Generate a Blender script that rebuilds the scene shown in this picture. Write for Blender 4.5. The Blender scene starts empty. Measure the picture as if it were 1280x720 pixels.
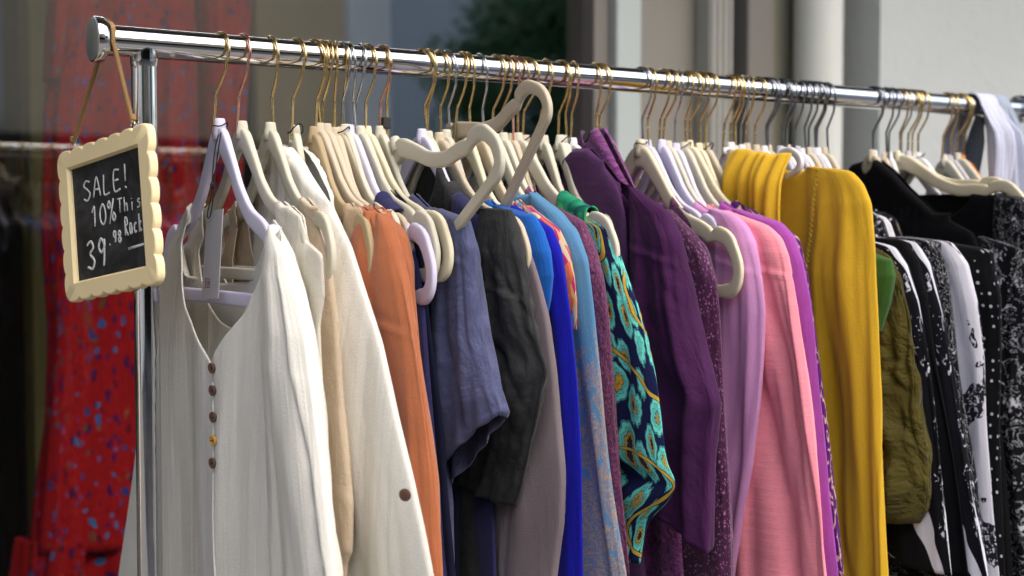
import bpy, math, random
import numpy as np
from mathutils import Vector, Matrix

# ------------------------------------------------------------------ camera, light, exposure
S = bpy.context.scene
C = S.collection
R = math.radians
PI = math.pi
FPX = 1700.0                       # focal length in pixels of a 1280 wide picture
YAW = R(33.6); PITCH = R(2.53)
CAM = (-.43, -1.433, 1.353)
RAIL = 1.55                        # height of the rail's axis; the rail runs along +X from x=0, the street is at -Y

cam = bpy.data.objects.new('camera', bpy.data.cameras.new('camera'))
C.objects.link(cam); S.camera = cam
cam.location = CAM
cam.rotation_euler = (R(90) - PITCH, 0, -YAW)
cam.data.sensor_width = 36; cam.data.lens = FPX / 1280 * 36
cam.data.clip_start = .05; cam.data.clip_end = 500
cam.data.dof.use_dof = True
cam.data.dof.focus_distance = 1.52
cam.data.dof.aperture_fstop = 4.3

SUN_EL = R(48); SUN_AZ = R(215)     # azimuth measured so that the light comes from the street (-Y, a little -X)
W = bpy.data.worlds.new('World'); S.world = W; W.use_nodes = True
wn_ = W.node_tree; wn_.nodes.clear()
sky = wn_.nodes.new('ShaderNodeTexSky'); sky.sky_type = 'NISHITA'; sky.sun_disc = False
sky.sun_elevation = SUN_EL; sky.sun_rotation = R(167)
sky.air_density = 1.0; sky.dust_density = 4.0; sky.ozone_density = 1.0
hs = wn_.nodes.new('ShaderNodeHueSaturation'); hs.inputs['Saturation'].default_value = .75
bgn = wn_.nodes.new('ShaderNodeBackground'); bgn.inputs['Strength'].default_value = .15
wo = wn_.nodes.new('ShaderNodeOutputWorld')
wn_.links.new(sky.outputs[0], hs.inputs['Color']); wn_.links.new(hs.outputs[0], bgn.inputs[0]); wn_.links.new(bgn.outputs[0], wo.inputs[0])

sun = bpy.data.objects.new('sun', bpy.data.lights.new('sun', 'SUN')); C.objects.link(sun)
sun.data.energy = .55; sun.data.angle = R(80); sun.data.color = (1, .98, .95)
sd = Vector((.16, -.72, .62)).normalized()      # towards the sun
sun.rotation_euler = sd.to_track_quat('Z', 'Y').to_euler()

S.view_settings.view_transform = 'Standard'; S.view_settings.look = 'None'
S.view_settings.gamma = 1; S.view_settings.use_curve_mapping = False
S.view_settings.exposure = 1.2
S.cycles.max_bounces = 7; S.cycles.transparent_max_bounces = 8
S.cycles.caustics_reflective = False; S.cycles.caustics_refractive = False
S.cycles.use_denoising = True

# ------------------------------------------------------------------ measuring: where a sight line meets a plane of the place
def ray(px, py):
    r = (px - 640) / FPX; u = (360 - py) / FPX
    d = math.cos(PITCH) + u * math.sin(PITCH); z = -math.sin(PITCH) + u * math.cos(PITCH)
    return (r * math.cos(YAW) + d * math.sin(YAW), -r * math.sin(YAW) + d * math.cos(YAW), z)
def onx(px, py, X):                # (distance towards the street, height over the rail axis) on the plane x = X
    d = ray(px, py); t = (X - CAM[0]) / d[0]
    return (-(CAM[1] + t * d[1]), CAM[2] + t * d[2] - RAIL)
def ony(px, py, Y):
    d = ray(px, py); t = (Y - CAM[1]) / d[1]
    return (CAM[0] + t * d[0], CAM[2] + t * d[2])
def railx(px, u=.021):
    return ony(px, 59 + (px - 200) * .0761, -u)[0]

# ------------------------------------------------------------------ helpers
def tag(o, label=None, cat=None, group=None, kind=None):
    if label: o['label'] = label
    if cat: o['category'] = cat
    if group: o['group'] = group
    if kind: o['kind'] = kind
    return o
def empty(name, loc, rz=0, **k):
    o = bpy.data.objects.new(name, None); C.objects.link(o)
    o.location = loc; o.rotation_euler.z = rz; o.empty_display_size = .05
    return tag(o, **k)
def mesh(name, V, Fc, mat, parent=None, smooth=True, uv=None, loc=None, mods=()):
    me = bpy.data.meshes.new(name); me.from_pydata([tuple(v) for v in V], [], Fc)
    if smooth: me.polygons.foreach_set('use_smooth', [True] * len(me.polygons))
    if uv is not None:
        l = me.uv_layers.new(name='UVMap'); l.data.foreach_set('uv', np.asarray(uv, dtype=np.float32).ravel())
    me.update()
    o = bpy.data.objects.new(name, me); C.objects.link(o)
    if mat: me.materials.append(mat)
    if parent: o.parent = parent
    if loc: o.location = loc
    return o
def bevel(o, w, seg=2, ang=35):
    m = o.modifiers.new('bevel', 'BEVEL'); m.width = w; m.segments = seg; m.limit_method = 'ANGLE'; m.angle_limit = R(ang); return o
def solid(o, t, off=0):
    m = o.modifiers.new('solid', 'SOLIDIFY'); m.thickness = t; m.offset = off; return o
class MB:
    def __init__(s): s.V = []; s.F = []
    def add(s, V, F):
        n = len(s.V); s.V += [tuple(v) for v in V]; s.F += [tuple(i + n for i in f) for f in F]; return s
    def box(s, x0, x1, y0, y1, z0, z1):
        V = [(x, y, z) for x in (x0, x1) for y in (y0, y1) for z in (z0, z1)]
        return s.add(V, [(0, 1, 3, 2), (4, 6, 7, 5), (0, 4, 5, 1), (2, 3, 7, 6), (0, 2, 6, 4), (1, 5, 7, 3)])
    def tube(s, pts, r, n=10, cap=True, closed=False):
        P = [Vector(p) for p in pts]; m = len(P); rad = r if hasattr(r, '__len__') else [r] * m
        T = []
        for i in range(m):
            a = P[(i - 1) % m] if (i > 0 or closed) else P[i]; b = P[(i + 1) % m] if (i < m - 1 or closed) else P[i]
            T.append((b - a).normalized())
        up = Vector((0, 0, 1)) if abs(T[0].z) < .9 else Vector((1, 0, 0))
        nrm = (up - T[0] * up.dot(T[0])).normalized(); V = []; Fc = []
        for i in range(m):
            nrm = (nrm - T[i] * nrm.dot(T[i])).normalized(); bi = T[i].cross(nrm)
            for k in range(n):
                a = 2 * PI * k / n; V.append(P[i] + (nrm * math.cos(a) + bi * math.sin(a)) * rad[i])
        for i in range(m if closed else m - 1):
            j = (i + 1) % m
            for k in range(n): Fc.append((i * n + k, i * n + (k + 1) % n, j * n + (k + 1) % n, j * n + k))
        if cap and not closed:
            Fc.append(tuple(range(n - 1, -1, -1))); Fc.append(tuple((m - 1) * n + k for k in range(n)))
        return s.add(V, Fc)
    def lathe(s, prof, o=(0, 0, 0), axis='Z', n=32):     # prof: (radius, height)
        V = []; Fc = []
        for r, h in prof:
            for k in range(n):
                a = 2 * PI * k / n; p = (r * math.cos(a), r * math.sin(a), h)
                if axis == 'X': p = (p[2], p[0], p[1])
                if axis == 'Y': p = (p[1], p[2], p[0])
                V.append((p[0] + o[0], p[1] + o[1], p[2] + o[2]))
        for i in range(len(prof) - 1):
            for k in range(n): Fc.append((i * n + k, i * n + (k + 1) % n, (i + 1) * n + (k + 1) % n, (i + 1) * n + k))
        Fc.append(tuple(range(n - 1, -1, -1))); Fc.append(tuple((len(prof) - 1) * n + k for k in range(n)))
        return s.add(V, Fc)
    def build(s, name, mat, parent=None, smooth=True, loc=None):
        return mesh(name, s.V, s.F, mat, parent, smooth, loc=loc)
def smoothflat(o, ang=40):
    m = o.data
    for p in m.polygons: p.use_smooth = True
    o.modifiers.new('edges', 'EDGE_SPLIT').split_angle = R(ang); return o

rng = np.random.RandomState(7)
_P = np.concatenate([rng.permutation(256)] * 3); _G = rng.rand(256) * 2 - 1
def noise(x, y, z=0.0):
    x, y, z = np.broadcast_arrays(np.asarray(x, float), np.asarray(y, float), np.asarray(z, float))
    xi = np.floor(x).astype(int); yi = np.floor(y).astype(int); zi = np.floor(z).astype(int)
    f = lambda t: t * t * t * (t * (t * 6 - 15) + 10)
    u, v, w = f(x - xi), f(y - yi), f(z - zi); r = 0
    for a in (0, 1):
        for b in (0, 1):
            for c in (0, 1):
                h = _G[_P[(_P[(_P[(xi + a) & 255] + yi + b) & 255] + zi + c) & 255]]
                r = r + h * (u if a else 1 - u) * (v if b else 1 - v) * (w if c else 1 - w)
    return r
def sst(t): t = np.clip(t, 0, 1); return t * t * (3 - 2 * t)
def creases(c, z, z0, seed, n, span, w=(.008, .022), drift=.10, period=None, start=.12):
    """sharp-edged folds: ridges and valleys that start at random heights and run down with a drift; c across, z up, in metres"""
    rs = np.random.RandomState(int(seed * 13) % 99991); r = 0
    for k in range(n):
        c0 = span[0] + (span[1] - span[0]) * (k + rs.uniform(.1, .9)) / n; zs_ = z0 - rs.uniform(0, start); dr = rs.uniform(-drift, drift); wd = rs.uniform(*w); a = rs.choice((-1, 1)) * rs.uniform(.45, 1.0); ph = rs.uniform(0, 90)
        d = c - (c0 + dr * (z - z0)) - .010 * noise(z * 5 + ph, ph)
        if period: d = (d + period / 2) % period - period / 2
        dep = zs_ - z; g = np.exp(-(np.sqrt(d * d + 2.2e-6) - .0015) / (wd * (1 + .9 * np.clip(dep, 0, .6))))
        r = r + a * g * sst(dep / .16) * (.75 + .35 * noise(z * 6 + ph, ph * .3))
    return r
def catmull(P, n=6):
    P = [np.array(p, float) for p in P]; out = []
    for i in range(len(P) - 1):
        a = P[max(i - 1, 0)]; b = P[i]; c = P[i + 1]; d = P[min(i + 2, len(P) - 1)]
        for k in range(n):
            t = k / n; out.append(.5 * (2 * b + (c - a) * t + (2 * a - 5 * b + 4 * c - d) * t * t + (3 * b - a - 3 * c + d) * t ** 3))
    out.append(P[-1]); return out

# ------------------------------------------------------------------ materials
class N:                            # tiny node writer
    def __init__(s, name):
        s.m = bpy.data.materials.new(name); s.m.use_nodes = True; s.t = s.m.node_tree
        s.b = s.t.nodes['Principled BSDF']; s.out = s.t.nodes['Material Output']
    def n(s, typ, **kw):
        o = s.t.nodes.new('ShaderNode' + typ)
        for k, v in kw.items():
            if k in o.inputs: s.set(o.inputs[k], v)
            else: setattr(o, k, v)
        return o
    def set(s, i, v):
        if hasattr(v, 'is_output'): s.t.links.new(v, i)
        else: i.default_value = v
    def p(s, **kw):
        for k, v in kw.items(): s.set(s.b.inputs[k.replace('_', ' ')], v)
        return s
    def mix(s, f, a, b, mode='MIX'):
        o = s.n('Mix', data_type='RGBA', blend_type=mode)
        s.set(o.inputs[0], f); s.set(o.inputs[6], a); s.set(o.inputs[7], b); return o.outputs[2]
    def math(s, op, a, b=0.0, c=0.0):
        o = s.n('Math', operation=op); s.set(o.inputs[0], a); s.set(o.inputs[1], b); s.set(o.inputs[2], c); return o.outputs[0]
    def ramp(s, f, stops, interp='LINEAR'):
        o = s.n('ValToRGB'); s.set(o.inputs[0], f); e = o.color_ramp; e.interpolation = interp
        while len(e.elements) < len(stops): e.elements.new(.5)
        for q, (p, c) in zip(e.elements, stops): q.position = p; q.color = c4(c)
        return o.outputs[0]
    def coord(s, which='Object', scale=(1, 1, 1), rot=(0, 0, 0), loc=(0, 0, 0)):
        c = s.n('TexCoord'); m = s.n('Mapping'); s.t.links.new(c.outputs[which], m.inputs[0])
        m.inputs['Scale'].default_value = scale; m.inputs['Rotation'].default_value = rot; m.inputs['Location'].default_value = loc
        return m.outputs[0]
    def noise(s, vec, scale, detail=4, rough=.55, dist=0, out=0):
        o = s.n('TexNoise', Vector=vec, Scale=scale, Detail=detail, Roughness=rough, Distortion=dist); return o.outputs[out]
    def voro(s, vec, scale, feature='F1', out=0, rand=1.0):
        o = s.n('TexVoronoi', feature=feature, Vector=vec, Scale=scale, Randomness=rand); return o.outputs[out]
    def bump(s, h, strength=.3, dist=.002, prev=None):
        o = s.n('Bump', Strength=strength, Distance=dist, Height=h)
        if prev is not None: s.set(o.inputs['Normal'], prev)
        return o.outputs[0]
def c4(c): return tuple(c) + (1,) if len(c) == 3 else tuple(c)
def srgb(r, g, b):
    f = lambda v: v / 12.92 if v <= .04045 else ((v + .055) / 1.055) ** 2.4
    return tuple(f(v / 255) for v in (r, g, b))

def dressing(k, uv, weave=1600, wrinkle=.5, wstretch=(26, 5, 1), crush=0.0, wv=.35):
    """cloth relief: a fine weave, vertical wrinkles, crushed creases"""
    mp = k.n('Mapping', Vector=uv); mp.inputs['Scale'].default_value = wstretch
    w1 = k.noise(mp.outputs[0], 1.0, 5, .6, .4)
    nrm = k.bump(w1, wrinkle, .01)
    if crush:
        cr = k.noise(uv, 15, 4, .55, .35); nrm = k.bump(k.math('ABSOLUTE', k.math('SUBTRACT', cr, .5)), crush, .03, nrm)
    wv1 = k.noise(uv, weave / 4, 2, .6)
    return k.bump(wv1, wv, .0012, nrm)
def cloth(name, base, rough=.88, sheen=.15, var=.12, weave=1600, wrinkle=.4, crush=0.0, stretch=(26, 5, 1), second=None, trans=0.0, mott=9):
    k = N(name); uv = k.coord('UV')
    n1 = k.noise(uv, mott, 5, .65)
    dark = tuple(x * (1 - 1.6 * var) for x in base); lite = tuple(min(1, x * (1 + 1.2 * var)) for x in (second or base))
    col = k.mix(k.ramp(n1, [(.3, (0, 0, 0)), (.7, (1, 1, 1))]), c4(dark), c4(lite))
    fine = k.noise(uv, weave / 3, 2, .7)
    col = k.mix(.5, col, k.ramp(fine, [(.25, (.72,) * 3), (.75, (1.0,) * 3)]), 'MULTIPLY')
    k.p(Base_Color=col, Roughness=rough, Sheen_Weight=sheen, Sheen_Roughness=.5, Specular_IOR_Level=.12,
        Normal=dressing(k, uv, weave, wrinkle, stretch, crush))
    if trans:
        tr = k.n('BsdfTranslucent', Color=col); mx = k.n('MixShader'); mx.inputs[0].default_value = trans
        k.t.links.new(k.b.outputs[0], mx.inputs[1]); k.t.links.new(tr.outputs[0], mx.inputs[2]); k.t.links.new(mx.outputs[0], k.out.inputs[0])
    return k.m
def printed(name, build, rough=.8, wrinkle=.35, crush=0.0, sheen=.04):
    k = N(name); uv = k.coord('UV'); col = build(k, uv)
    k.p(Base_Color=col, Roughness=rough, Sheen_Weight=sheen, Specular_IOR_Level=.10, Normal=dressing(k, uv, 1800, wrinkle, (24, 5, 1), crush))
    return k.m
def plain(name, base, rough=.5, metal=0.0, bump=None, spec=.5, var=0.0, vscale=30):
    k = N(name); v = k.coord('Object'); col = c4(base)
    if var:
        n1 = k.noise(v, vscale, 5, .6); col = k.mix(n1, c4(tuple(x * (1 - var) for x in base)), c4(tuple(min(1, x * (1 + var)) for x in base)))
    k.p(Base_Color=col, Roughness=rough, Metallic=metal, Specular_IOR_Level=spec)
    if bump: k.p(Normal=k.bump(k.noise(v, bump[0], 5, .6), bump[1], bump[2]))
    return k.m
def metal(name, base, rough=.2, scuff=.1):
    k = N(name); v = k.coord('Object'); n1 = k.noise(v, 90, 4, .6)
    k.p(Base_Color=k.mix(n1, c4(tuple(x * .82 for x in base)), c4(base)), Metallic=1.0, Roughness=k.math('MULTIPLY_ADD', n1, scuff, rough)); return k.m

M = {}
M['chrome'] = metal('chrome', (.80, .80, .81), .03, .09)
M['cap'] = metal('brushed_chrome', (.5, .53, .5), .42, .1)
M['gold'] = metal('gold_wire', (.74, .54, .24), .2, .12)
M['silver'] = metal('steel_wire', (.62, .63, .64), .16, .1)
M['dark'] = metal('dark_steel_wire', (.30, .31, .33), .16, .1)
M['rose'] = metal('rose_gold_wire', (.80, .42, .30), .2, .12)
def velvet(name, base): return plain(name, base, .62, 0, (420, .10, .001), .3, .07, 14)
M['h_lilac'] = velvet('lilac_plastic', srgb(204, 199, 220)); M['h_ivory'] = velvet('ivory_plastic', srgb(198, 193, 174))
M['h_cream'] = velvet('cream_plastic', srgb(212, 202, 172)); M['h_beige'] = velvet('beige_plastic', srgb(192, 178, 154))
M['h_khaki'] = velvet('khaki_plastic', srgb(165, 146, 112)); M['h_white'] = velvet('white_plastic', srgb(214, 211, 212))
M['h_orange'] = velvet('orange_wood', srgb(205, 125, 45)); M['h_grey'] = velvet('grey_plastic', srgb(178, 176, 182))
M['black_string'] = plain('black_string', (.012,) * 3, .8)
M['tag'] = plain('tag_card', (.52, .50, .53), .7, 0, None, .3, .04)
M['tag_print'] = plain('tag_print', (.10, .10, .12), .7); M['tag_red'] = plain('tag_red', (.6, .05, .07), .7)
M['bwood'] = plain('button_dark', srgb(92, 66, 52), .38, 0, (300, .2, .001), .5, .35, 200)
M['bamber'] = plain('button_amber', srgb(190, 145, 70), .35, 0, None, .5, .3, 200)
M['twine'] = plain('jute_twine', srgb(176, 142, 100), .95, 0, (900, .8, .002), .1, .25, 400)
M['frame'] = plain('cream_painted_wood', srgb(236, 216, 168), .6, 0, (60, .08, .002), .3, .04, 20)
k = N('chalkboard'); v = k.coord('Object'); sm = k.ramp(k.noise(v, 26, 6, .65, 1.0), [(.40, (.009,) * 3), (.78, (.060,) * 3)])
k.p(Base_Color=sm, Roughness=.75, Specular_IOR_Level=.3, Normal=k.bump(k.noise(v, 900, 2), .1, .001)); M['board'] = k.m
k = N('chalk'); v = k.coord('Object'); k.p(Base_Color=k.ramp(k.noise(v, 700, 3, .7), [(.35, (.30,) * 3), (.6, (.78,) * 3)]), Roughness=1.0); M['chalk'] = k.m

M['c_cream'] = cloth('cream_gauze', (.86, .835, .755), .9, .1, .03, 1500, .28, .0, (60, 3.0, 1), None, .12)
M['c_cream2'] = cloth('cream_crepe', (.84, .79, .67), .9, .1, .04, 1500, .55, .12, (45, 4, 1), None, .12)
M['c_peach'] = cloth('pale_peach_gauze', (.72, .58, .42), .9, .1, .05, 1500, .5, .2, (30, 8, 1), None, .15)
M['c_tan'] = cloth('tan_cotton', (.55, .40, .25))
M['c_rust'] = cloth('rust_cotton', (.40, .128, .052), .9, .25, .08, 1400, .3)
M['c_navy'] = cloth('navy_linen', (.028, .028, .10), .9, .12, .25)
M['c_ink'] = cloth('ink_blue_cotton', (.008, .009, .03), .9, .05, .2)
M['c_slate'] = cloth('washed_slate_linen', (.056, .060, .125), .9, .12, .22, 1500, .5, .35, (20, 8, 1), (.095, .104, .20))
M['c_char'] = cloth('washed_charcoal_cotton', (.020, .020, .022), .92, .06, .4, 1400, .5, .3, (20, 7, 1), (.042, .042, .042))
M['c_taupe'] = cloth('taupe_rayon', (.235, .19, .20), .8, .15, .07, 1800, .25)
M['c_azure'] = cloth('azure_cotton', (.01, .105, .42), .85, .12, .1)
M['c_cobalt'] = cloth('cobalt_rayon', (.004, .005, .31), .8, .1, .12)
M['c_plumknit'] = cloth('plum_tweed_knit', (.055, .014, .042), .95, .1, .35, 520, .7, .2, (40, 40, 1), (.19, .06, .13), 0, 240)
M['c_chenille'] = cloth('purple_chenille', (.10, .022, .10), .95, .25, .3, 420, .9, .35, (60, 60, 1), (.2, .05, .19), 0, 160)
M['c_velvet'] = cloth('plum_velvet', (.052, .010, .057), .75, .05, .2, 1400, .45, .2, (18, 6, 1))
M['c_violet'] = cloth('faded_violet_jersey', (.070, .024, .085), .85, .08, .2, 1200, .5, .15, (18, 6, 1))
M['c_lilac'] = cloth('lilac_jersey', (.62, .285, .54), .88, .15, .05, 1500, .22)
M['c_coral'] = cloth('coral_jersey', (.95, .30, .36), .88, .15, .05, 1500, .22, 0, (6, 60, 1))
M['c_orchid'] = cloth('orchid_cotton', (.36, .075, .38), .88, .15, .08, 1500, .3)
M['c_mustard'] = cloth('mustard_viscose', (.64, .38, .022), .82, .12, .03, 1600, .25)
M['c_green'] = cloth('bottle_green_cotton', (.038, .11, .02), .85, .12, .15)
M['c_olive'] = cloth('crumpled_olive_rayon', (.060, .047, .006), .8, .08, .25, 1500, .6, 1.0, (18, 9, 1))
M['c_black'] = cloth('black_jersey', (.004, .004, .005), .95, .0, .2)
M['c_pale'] = cloth('pale_blue_shirting', (.56, .58, .70), .85, .1, .05, 1700, .4, .15)
M['c_pale2'] = cloth('grey_blue_shirting', (.33, .38, .46), .85, .1, .07, 1700, .4, .15)
M['c_interior'] = cloth('dark_shop_clothes', (.006, .006, .012), .95, 0, .3)

def glitter(k, uv):
    f = k.voro(uv, 420, 'F1', 1); n1 = k.noise(uv, 30, 4, .6)
    sp = k.ramp(k.n('SeparateColor', Color=f).outputs[0], [(.84, (0, 0, 0)), (.97, (1, 1, 1))])
    return k.mix(sp, k.mix(n1, (.030, .007, .027, 1), (.075, .017, .062, 1)), (.30, .11, .24, 1))
M['c_sparkle'] = printed('plum_sparkle_knit', glitter, .45, .5, .15, .2)
def lurex(k, uv):
    f = k.noise(uv, 300, 2, .7); return k.mix(k.ramp(f, [(.45, (0, 0, 0)), (.62, (1, 1, 1))]), (.055, .018, .05, 1), (.13, .04, .11, 1))
M['c_marl'] = printed('plum_marl_knit', lurex, .9, .5, .1, .3)
def band(k, val, c, w): return k.math('LESS_THAN', k.math('ABSOLUTE', k.math('SUBTRACT', val, c)), w)
def warp(k, uv, sc, amt):
    n1 = k.n('TexNoise', Vector=uv, Scale=sc, Detail=2.0); o = k.n('VectorMath', operation='MULTIPLY_ADD')
    k.set(o.inputs[0], n1.outputs['Color']); o.inputs[1].default_value = (amt,) * 3; k.set(o.inputs[2], uv); return o.outputs[0]
def paisley(k, uv):
    w = warp(k, uv, 16, .022); mp = k.n('Mapping', Vector=w); mp.inputs['Scale'].default_value = (2.0, .72, 1); mp.inputs['Rotation'].default_value = (0, 0, .5)
    cell = k.n('TexVoronoi', Vector=mp.outputs[0], Scale=31.0, Randomness=.8); d0 = cell.outputs['Distance']
    rel = k.n('VectorMath', operation='SUBTRACT'); sc = k.n('VectorMath', operation='SCALE'); k.set(sc.inputs[0], mp.outputs[0]); sc.inputs['Scale'].default_value = 1.0
    k.set(rel.inputs[0], sc.outputs[0]); k.set(rel.inputs[1], cell.outputs['Position']); sp_ = k.n('SeparateXYZ', Vector=rel.outputs[0])
    ang = k.math('ARCTAN2', sp_.outputs[1], sp_.outputs[0])
    lobes = k.math('MULTIPLY', k.math('ABSOLUTE', k.math('SINE', k.math('MULTIPLY', ang, 4.5))), -.055)
    hue = k.n('SeparateColor', Color=cell.outputs['Color']).outputs[0]
    big = k.math('MULTIPLY_ADD', hue, -.14, -.02)
    v_ = k.math('ADD', k.math('ADD', d0, lobes), big)
    leaf = k.ramp(v_, [(0, (.02, .02, .03)), (.05, (.42, .26, .03)), (.13, (.01, .02, .05)), (.155, (.09, .42, .35)), (.235, (.015, .06, .08)), (.25, (.13, .54, .45)), (.36, (.015, .08, .09)), (.38, (.05, .26, .24)), (.41, (.006, .009, .045))], 'CONSTANT')
    sc_ = k.noise(w, 11, 0, .3); s1 = k.math('ABSOLUTE', k.math('SUBTRACT', sc_, .5))
    col = k.mix(k.math('LESS_THAN', s1, .024), leaf, (.006, .008, .03, 1))
    col = k.mix(k.math('LESS_THAN', s1, .017), col, (.44, .29, .035, 1))
    return col
M['c_paisley'] = printed('navy_turquoise_paisley', paisley, .75, .3, .12)
def emerald(k, uv): return k.ramp(k.noise(uv, 34, 3, .5, 1.5), [(.32, (.004, .02, .06)), (.47, (.01, .16, .10)), (.6, (.02, .28, .13)), (.75, (.06, .30, .03))])
M['c_emerald'] = printed('emerald_satin', emerald, .5, .3)
def kimono(k, uv):
    sep = k.n('SeparateXYZ', Vector=uv); zz = sep.outputs[1]
    base = k.mix(k.noise(uv, 420, 2, .7), (.055, .17, .32, 1), (.12, .27, .42, 1))
    n1 = k.noise(uv, 19, 5, .68, 1.6)
    ln = k.math('ABSOLUTE', k.math('SUBTRACT', k.noise(uv, 75, 4, .65, 2.5), .5))
    low = k.n('MapRange'); k.set(low.inputs[0], zz); low.inputs[1].default_value = -.26; low.inputs[2].default_value = -.36; low.inputs[3].default_value = -.25; low.inputs[4].default_value = .09
    fac = k.math('GREATER_THAN', k.math('ADD', n1, low.outputs[0]), .52)
    gold = k.mix(k.math('LESS_THAN', ln, .06), (.40, .27, .17, 1), (.17, .20, .29, 1))
    return k.mix(k.math('MULTIPLY', fac, .9), base, gold)
M['c_kimono'] = printed('blue_woven_jacquard', kimono, .85, .25)
def multi(k, uv):
    c = k.voro(uv, 55, 'F1', 1); h = k.n('SeparateColor', Color=c).outputs[0]
    return k.ramp(h, [(0, (.5, .12, .05)), (.25, (.45, .36, .25)), (.45, (.12, .2, .35)), (.62, (.6, .3, .1)), (.8, (.35, .02, .12))], 'CONSTANT')
M['c_multi'] = printed('multicoloured_tile_print', multi)
def pgold(k, uv):
    w = warp(k, uv, 40, .012); r = k.math('FRACT', k.math('MULTIPLY', k.voro(w, 26), 3.2)); f = k.math('MULTIPLY', band(k, r, .5, .16), k.math('GREATER_THAN', k.noise(uv, 150, 2), .45))
    return k.mix(f, (.075, .010, .11, 1), (.48, .33, .24, 1))
M['c_pgold'] = printed('purple_gold_brocade', pgold)
def bwflor(sc, cover, seed):
    def f(k, uv):
        mp = k.n('Mapping', Vector=warp(k, uv, 30, .03)); mp.inputs['Location'].default_value = (seed, seed * .7, 0)
        d = k.voro(mp.outputs[0], sc); n1 = k.noise(mp.outputs[0], sc * 1.9, 3, .6, 1.5)
        a = k.math('GREATER_THAN', k.math('ADD', n1, k.math('MULTIPLY', d, -.35)), cover)
        b = k.math('MULTIPLY', k.math('LESS_THAN', k.math('ABSOLUTE', k.math('SUBTRACT', n1, .44)), .012), 1.0)
        return k.mix(k.math('MAXIMUM', a, b), (.004, .004, .0055, 1), (.50, .50, .54, 1))
    return f
M['c_flor1'] = printed('black_white_floral', bwflor(26, .485, 3.1)); M['c_flor2'] = printed('black_white_scroll', bwflor(36, .50, 8.3)); M['c_flor3'] = printed('black_sparse_floral', bwflor(34, .53, 1.7))
def lace(k, uv):
    n1 = k.noise(warp(k, uv, 20, .06), 9, 2, .5, .8); big = k.math('GREATER_THAN', n1, .50)
    ln = k.math('GREATER_THAN', k.noise(uv, 120, 3, .6, 1), .43)
    return k.mix(k.math('MULTIPLY', big, ln), (.55, .54, .60, 1), (.012, .012, .018, 1))
M['c_lace'] = printed('white_black_lace_print', lace)
def panel(k, uv):
    sep = k.n('SeparateXYZ', Vector=warp(k, uv, 7, .10)); f = k.math('GREATER_THAN', k.math('SINE', k.math('MULTIPLY_ADD', sep.outputs[0], 48, k.math('MULTIPLY', sep.outputs[1], 14))), .93)
    n1 = k.noise(warp(k, uv, 30, .03), 62, 3, .6, 1.5); fl = k.math('MULTIPLY', k.math('GREATER_THAN', n1, .60), k.math('GREATER_THAN', k.noise(uv, 9, 1), .5))
    return k.mix(k.math('MAXIMUM', f, fl), (.004, .0045, .007, 1), (.56, .56, .63, 1))
M['c_panel'] = printed('black_white_panels', panel)
def dots(k, uv):
    d = k.voro(uv, 70, 'F1', 0, .25); return k.mix(k.math('LESS_THAN', d, .15), (.004, .004, .0055, 1), (.50, .50, .52, 1))
M['c_dots'] = printed('black_pin_dot', dots)
def redflor(k, uv):
    w = warp(k, uv, 26, .03)
    def layer(sc, rot, stretch, size, stops, base):
        mp = k.n('Mapping', Vector=w); mp.inputs['Scale'].default_value = stretch; mp.inputs['Rotation'].default_value = (0, 0, rot)
        cell = k.n('TexVoronoi', Vector=mp.outputs[0], Scale=sc); h = k.n('SeparateColor', Color=cell.outputs['Color'])
        col = k.ramp(h.outputs[0], stops, 'CONSTANT')
        f = k.math('LESS_THAN', k.math('MULTIPLY_ADD', k.noise(uv, 70, 3), .3, cell.outputs['Distance']), k.math('MULTIPLY_ADD', h.outputs[1], .25, size))
        return k.mix(f, base, col)
    c1 = layer(46, .6, (1.9, .55, 1), .30, [(0, (.07, .012, .09)), (.5, (.10, .008, .03)), (.8, (.16, .08, .05))], (.40, .011, .014, 1))
    c2 = layer(40, -.5, (1.6, .7, 1), .23, [(0, (.02, .12, .38)), (.35, (.03, .05, .22)), (.6, (.03, .17, .42)), (.88, (.2, .13, .08))], c1)
    return c2
M['c_redflor'] = printed('red_blue_floral', redflor, .8, .3)

# ------------------------------------------------------------------ the setting
def wall_mat(name, base, bsc=60, st=.35, var=.08, rough=.85, dist=.006):
    k = N(name); v = k.coord('Object'); n1 = k.noise(v, 4, 6, .65); n2 = k.noise(v, bsc, 5, .6, .6)
    k.p(Base_Color=k.mix(n1, c4(tuple(x * (1 - var) for x in base)), c4(tuple(min(1, x * (1 + var)) for x in base))), Roughness=rough, Specular_IOR_Level=.25, Normal=k.bump(n2, st, dist)); return k.m
M['stucco'] = wall_mat('white_stucco', (.47, .49, .48), 16, .5, .05, .9, .008)
M['olive_wall'] = wall_mat('olive_render', (.235, .225, .165), 70, .5)
M['bluegrey'] = wall_mat('blue_grey_sky_tone', (.66, .74, .80), 6, .2, .06)  # wall colour imitates the grey-blue of the mirrored sky
M['upper'] = wall_mat('brown_grey_render', (.13, .12, .105), 30, .3)
M['panel'] = wall_mat('grey_door_panel', (.25, .232, .20), 30, .08, .06, .6)
M['flute'] = wall_mat('pale_fluted_trim', (.36, .35, .315), 30, .08, .05, .55)
M['trim2'] = wall_mat('grey_brown_trim', (.20, .185, .165), 30, .1)
M['pipe'] = plain('white_pipe_paint', (.62, .63, .58), .5, 0, (20, .1, .003), .4, .05, 8)
M['winframe'] = plain('pale_window_frame', (.42, .46, .44), .45, 0, None, .4, .06, 6)
M['seal'] = plain('dark_gasket', (.02, .02, .02), .8)
M['pave'] = wall_mat('concrete_paving', (.20, .195, .185), 90, .4, .12)
M['asphalt'] = wall_mat('asphalt', (.05, .05, .052), 160, .6, .2)
M['inside'] = wall_mat('dark_interior', (.020, .016, .013), 20, .1)
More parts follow.
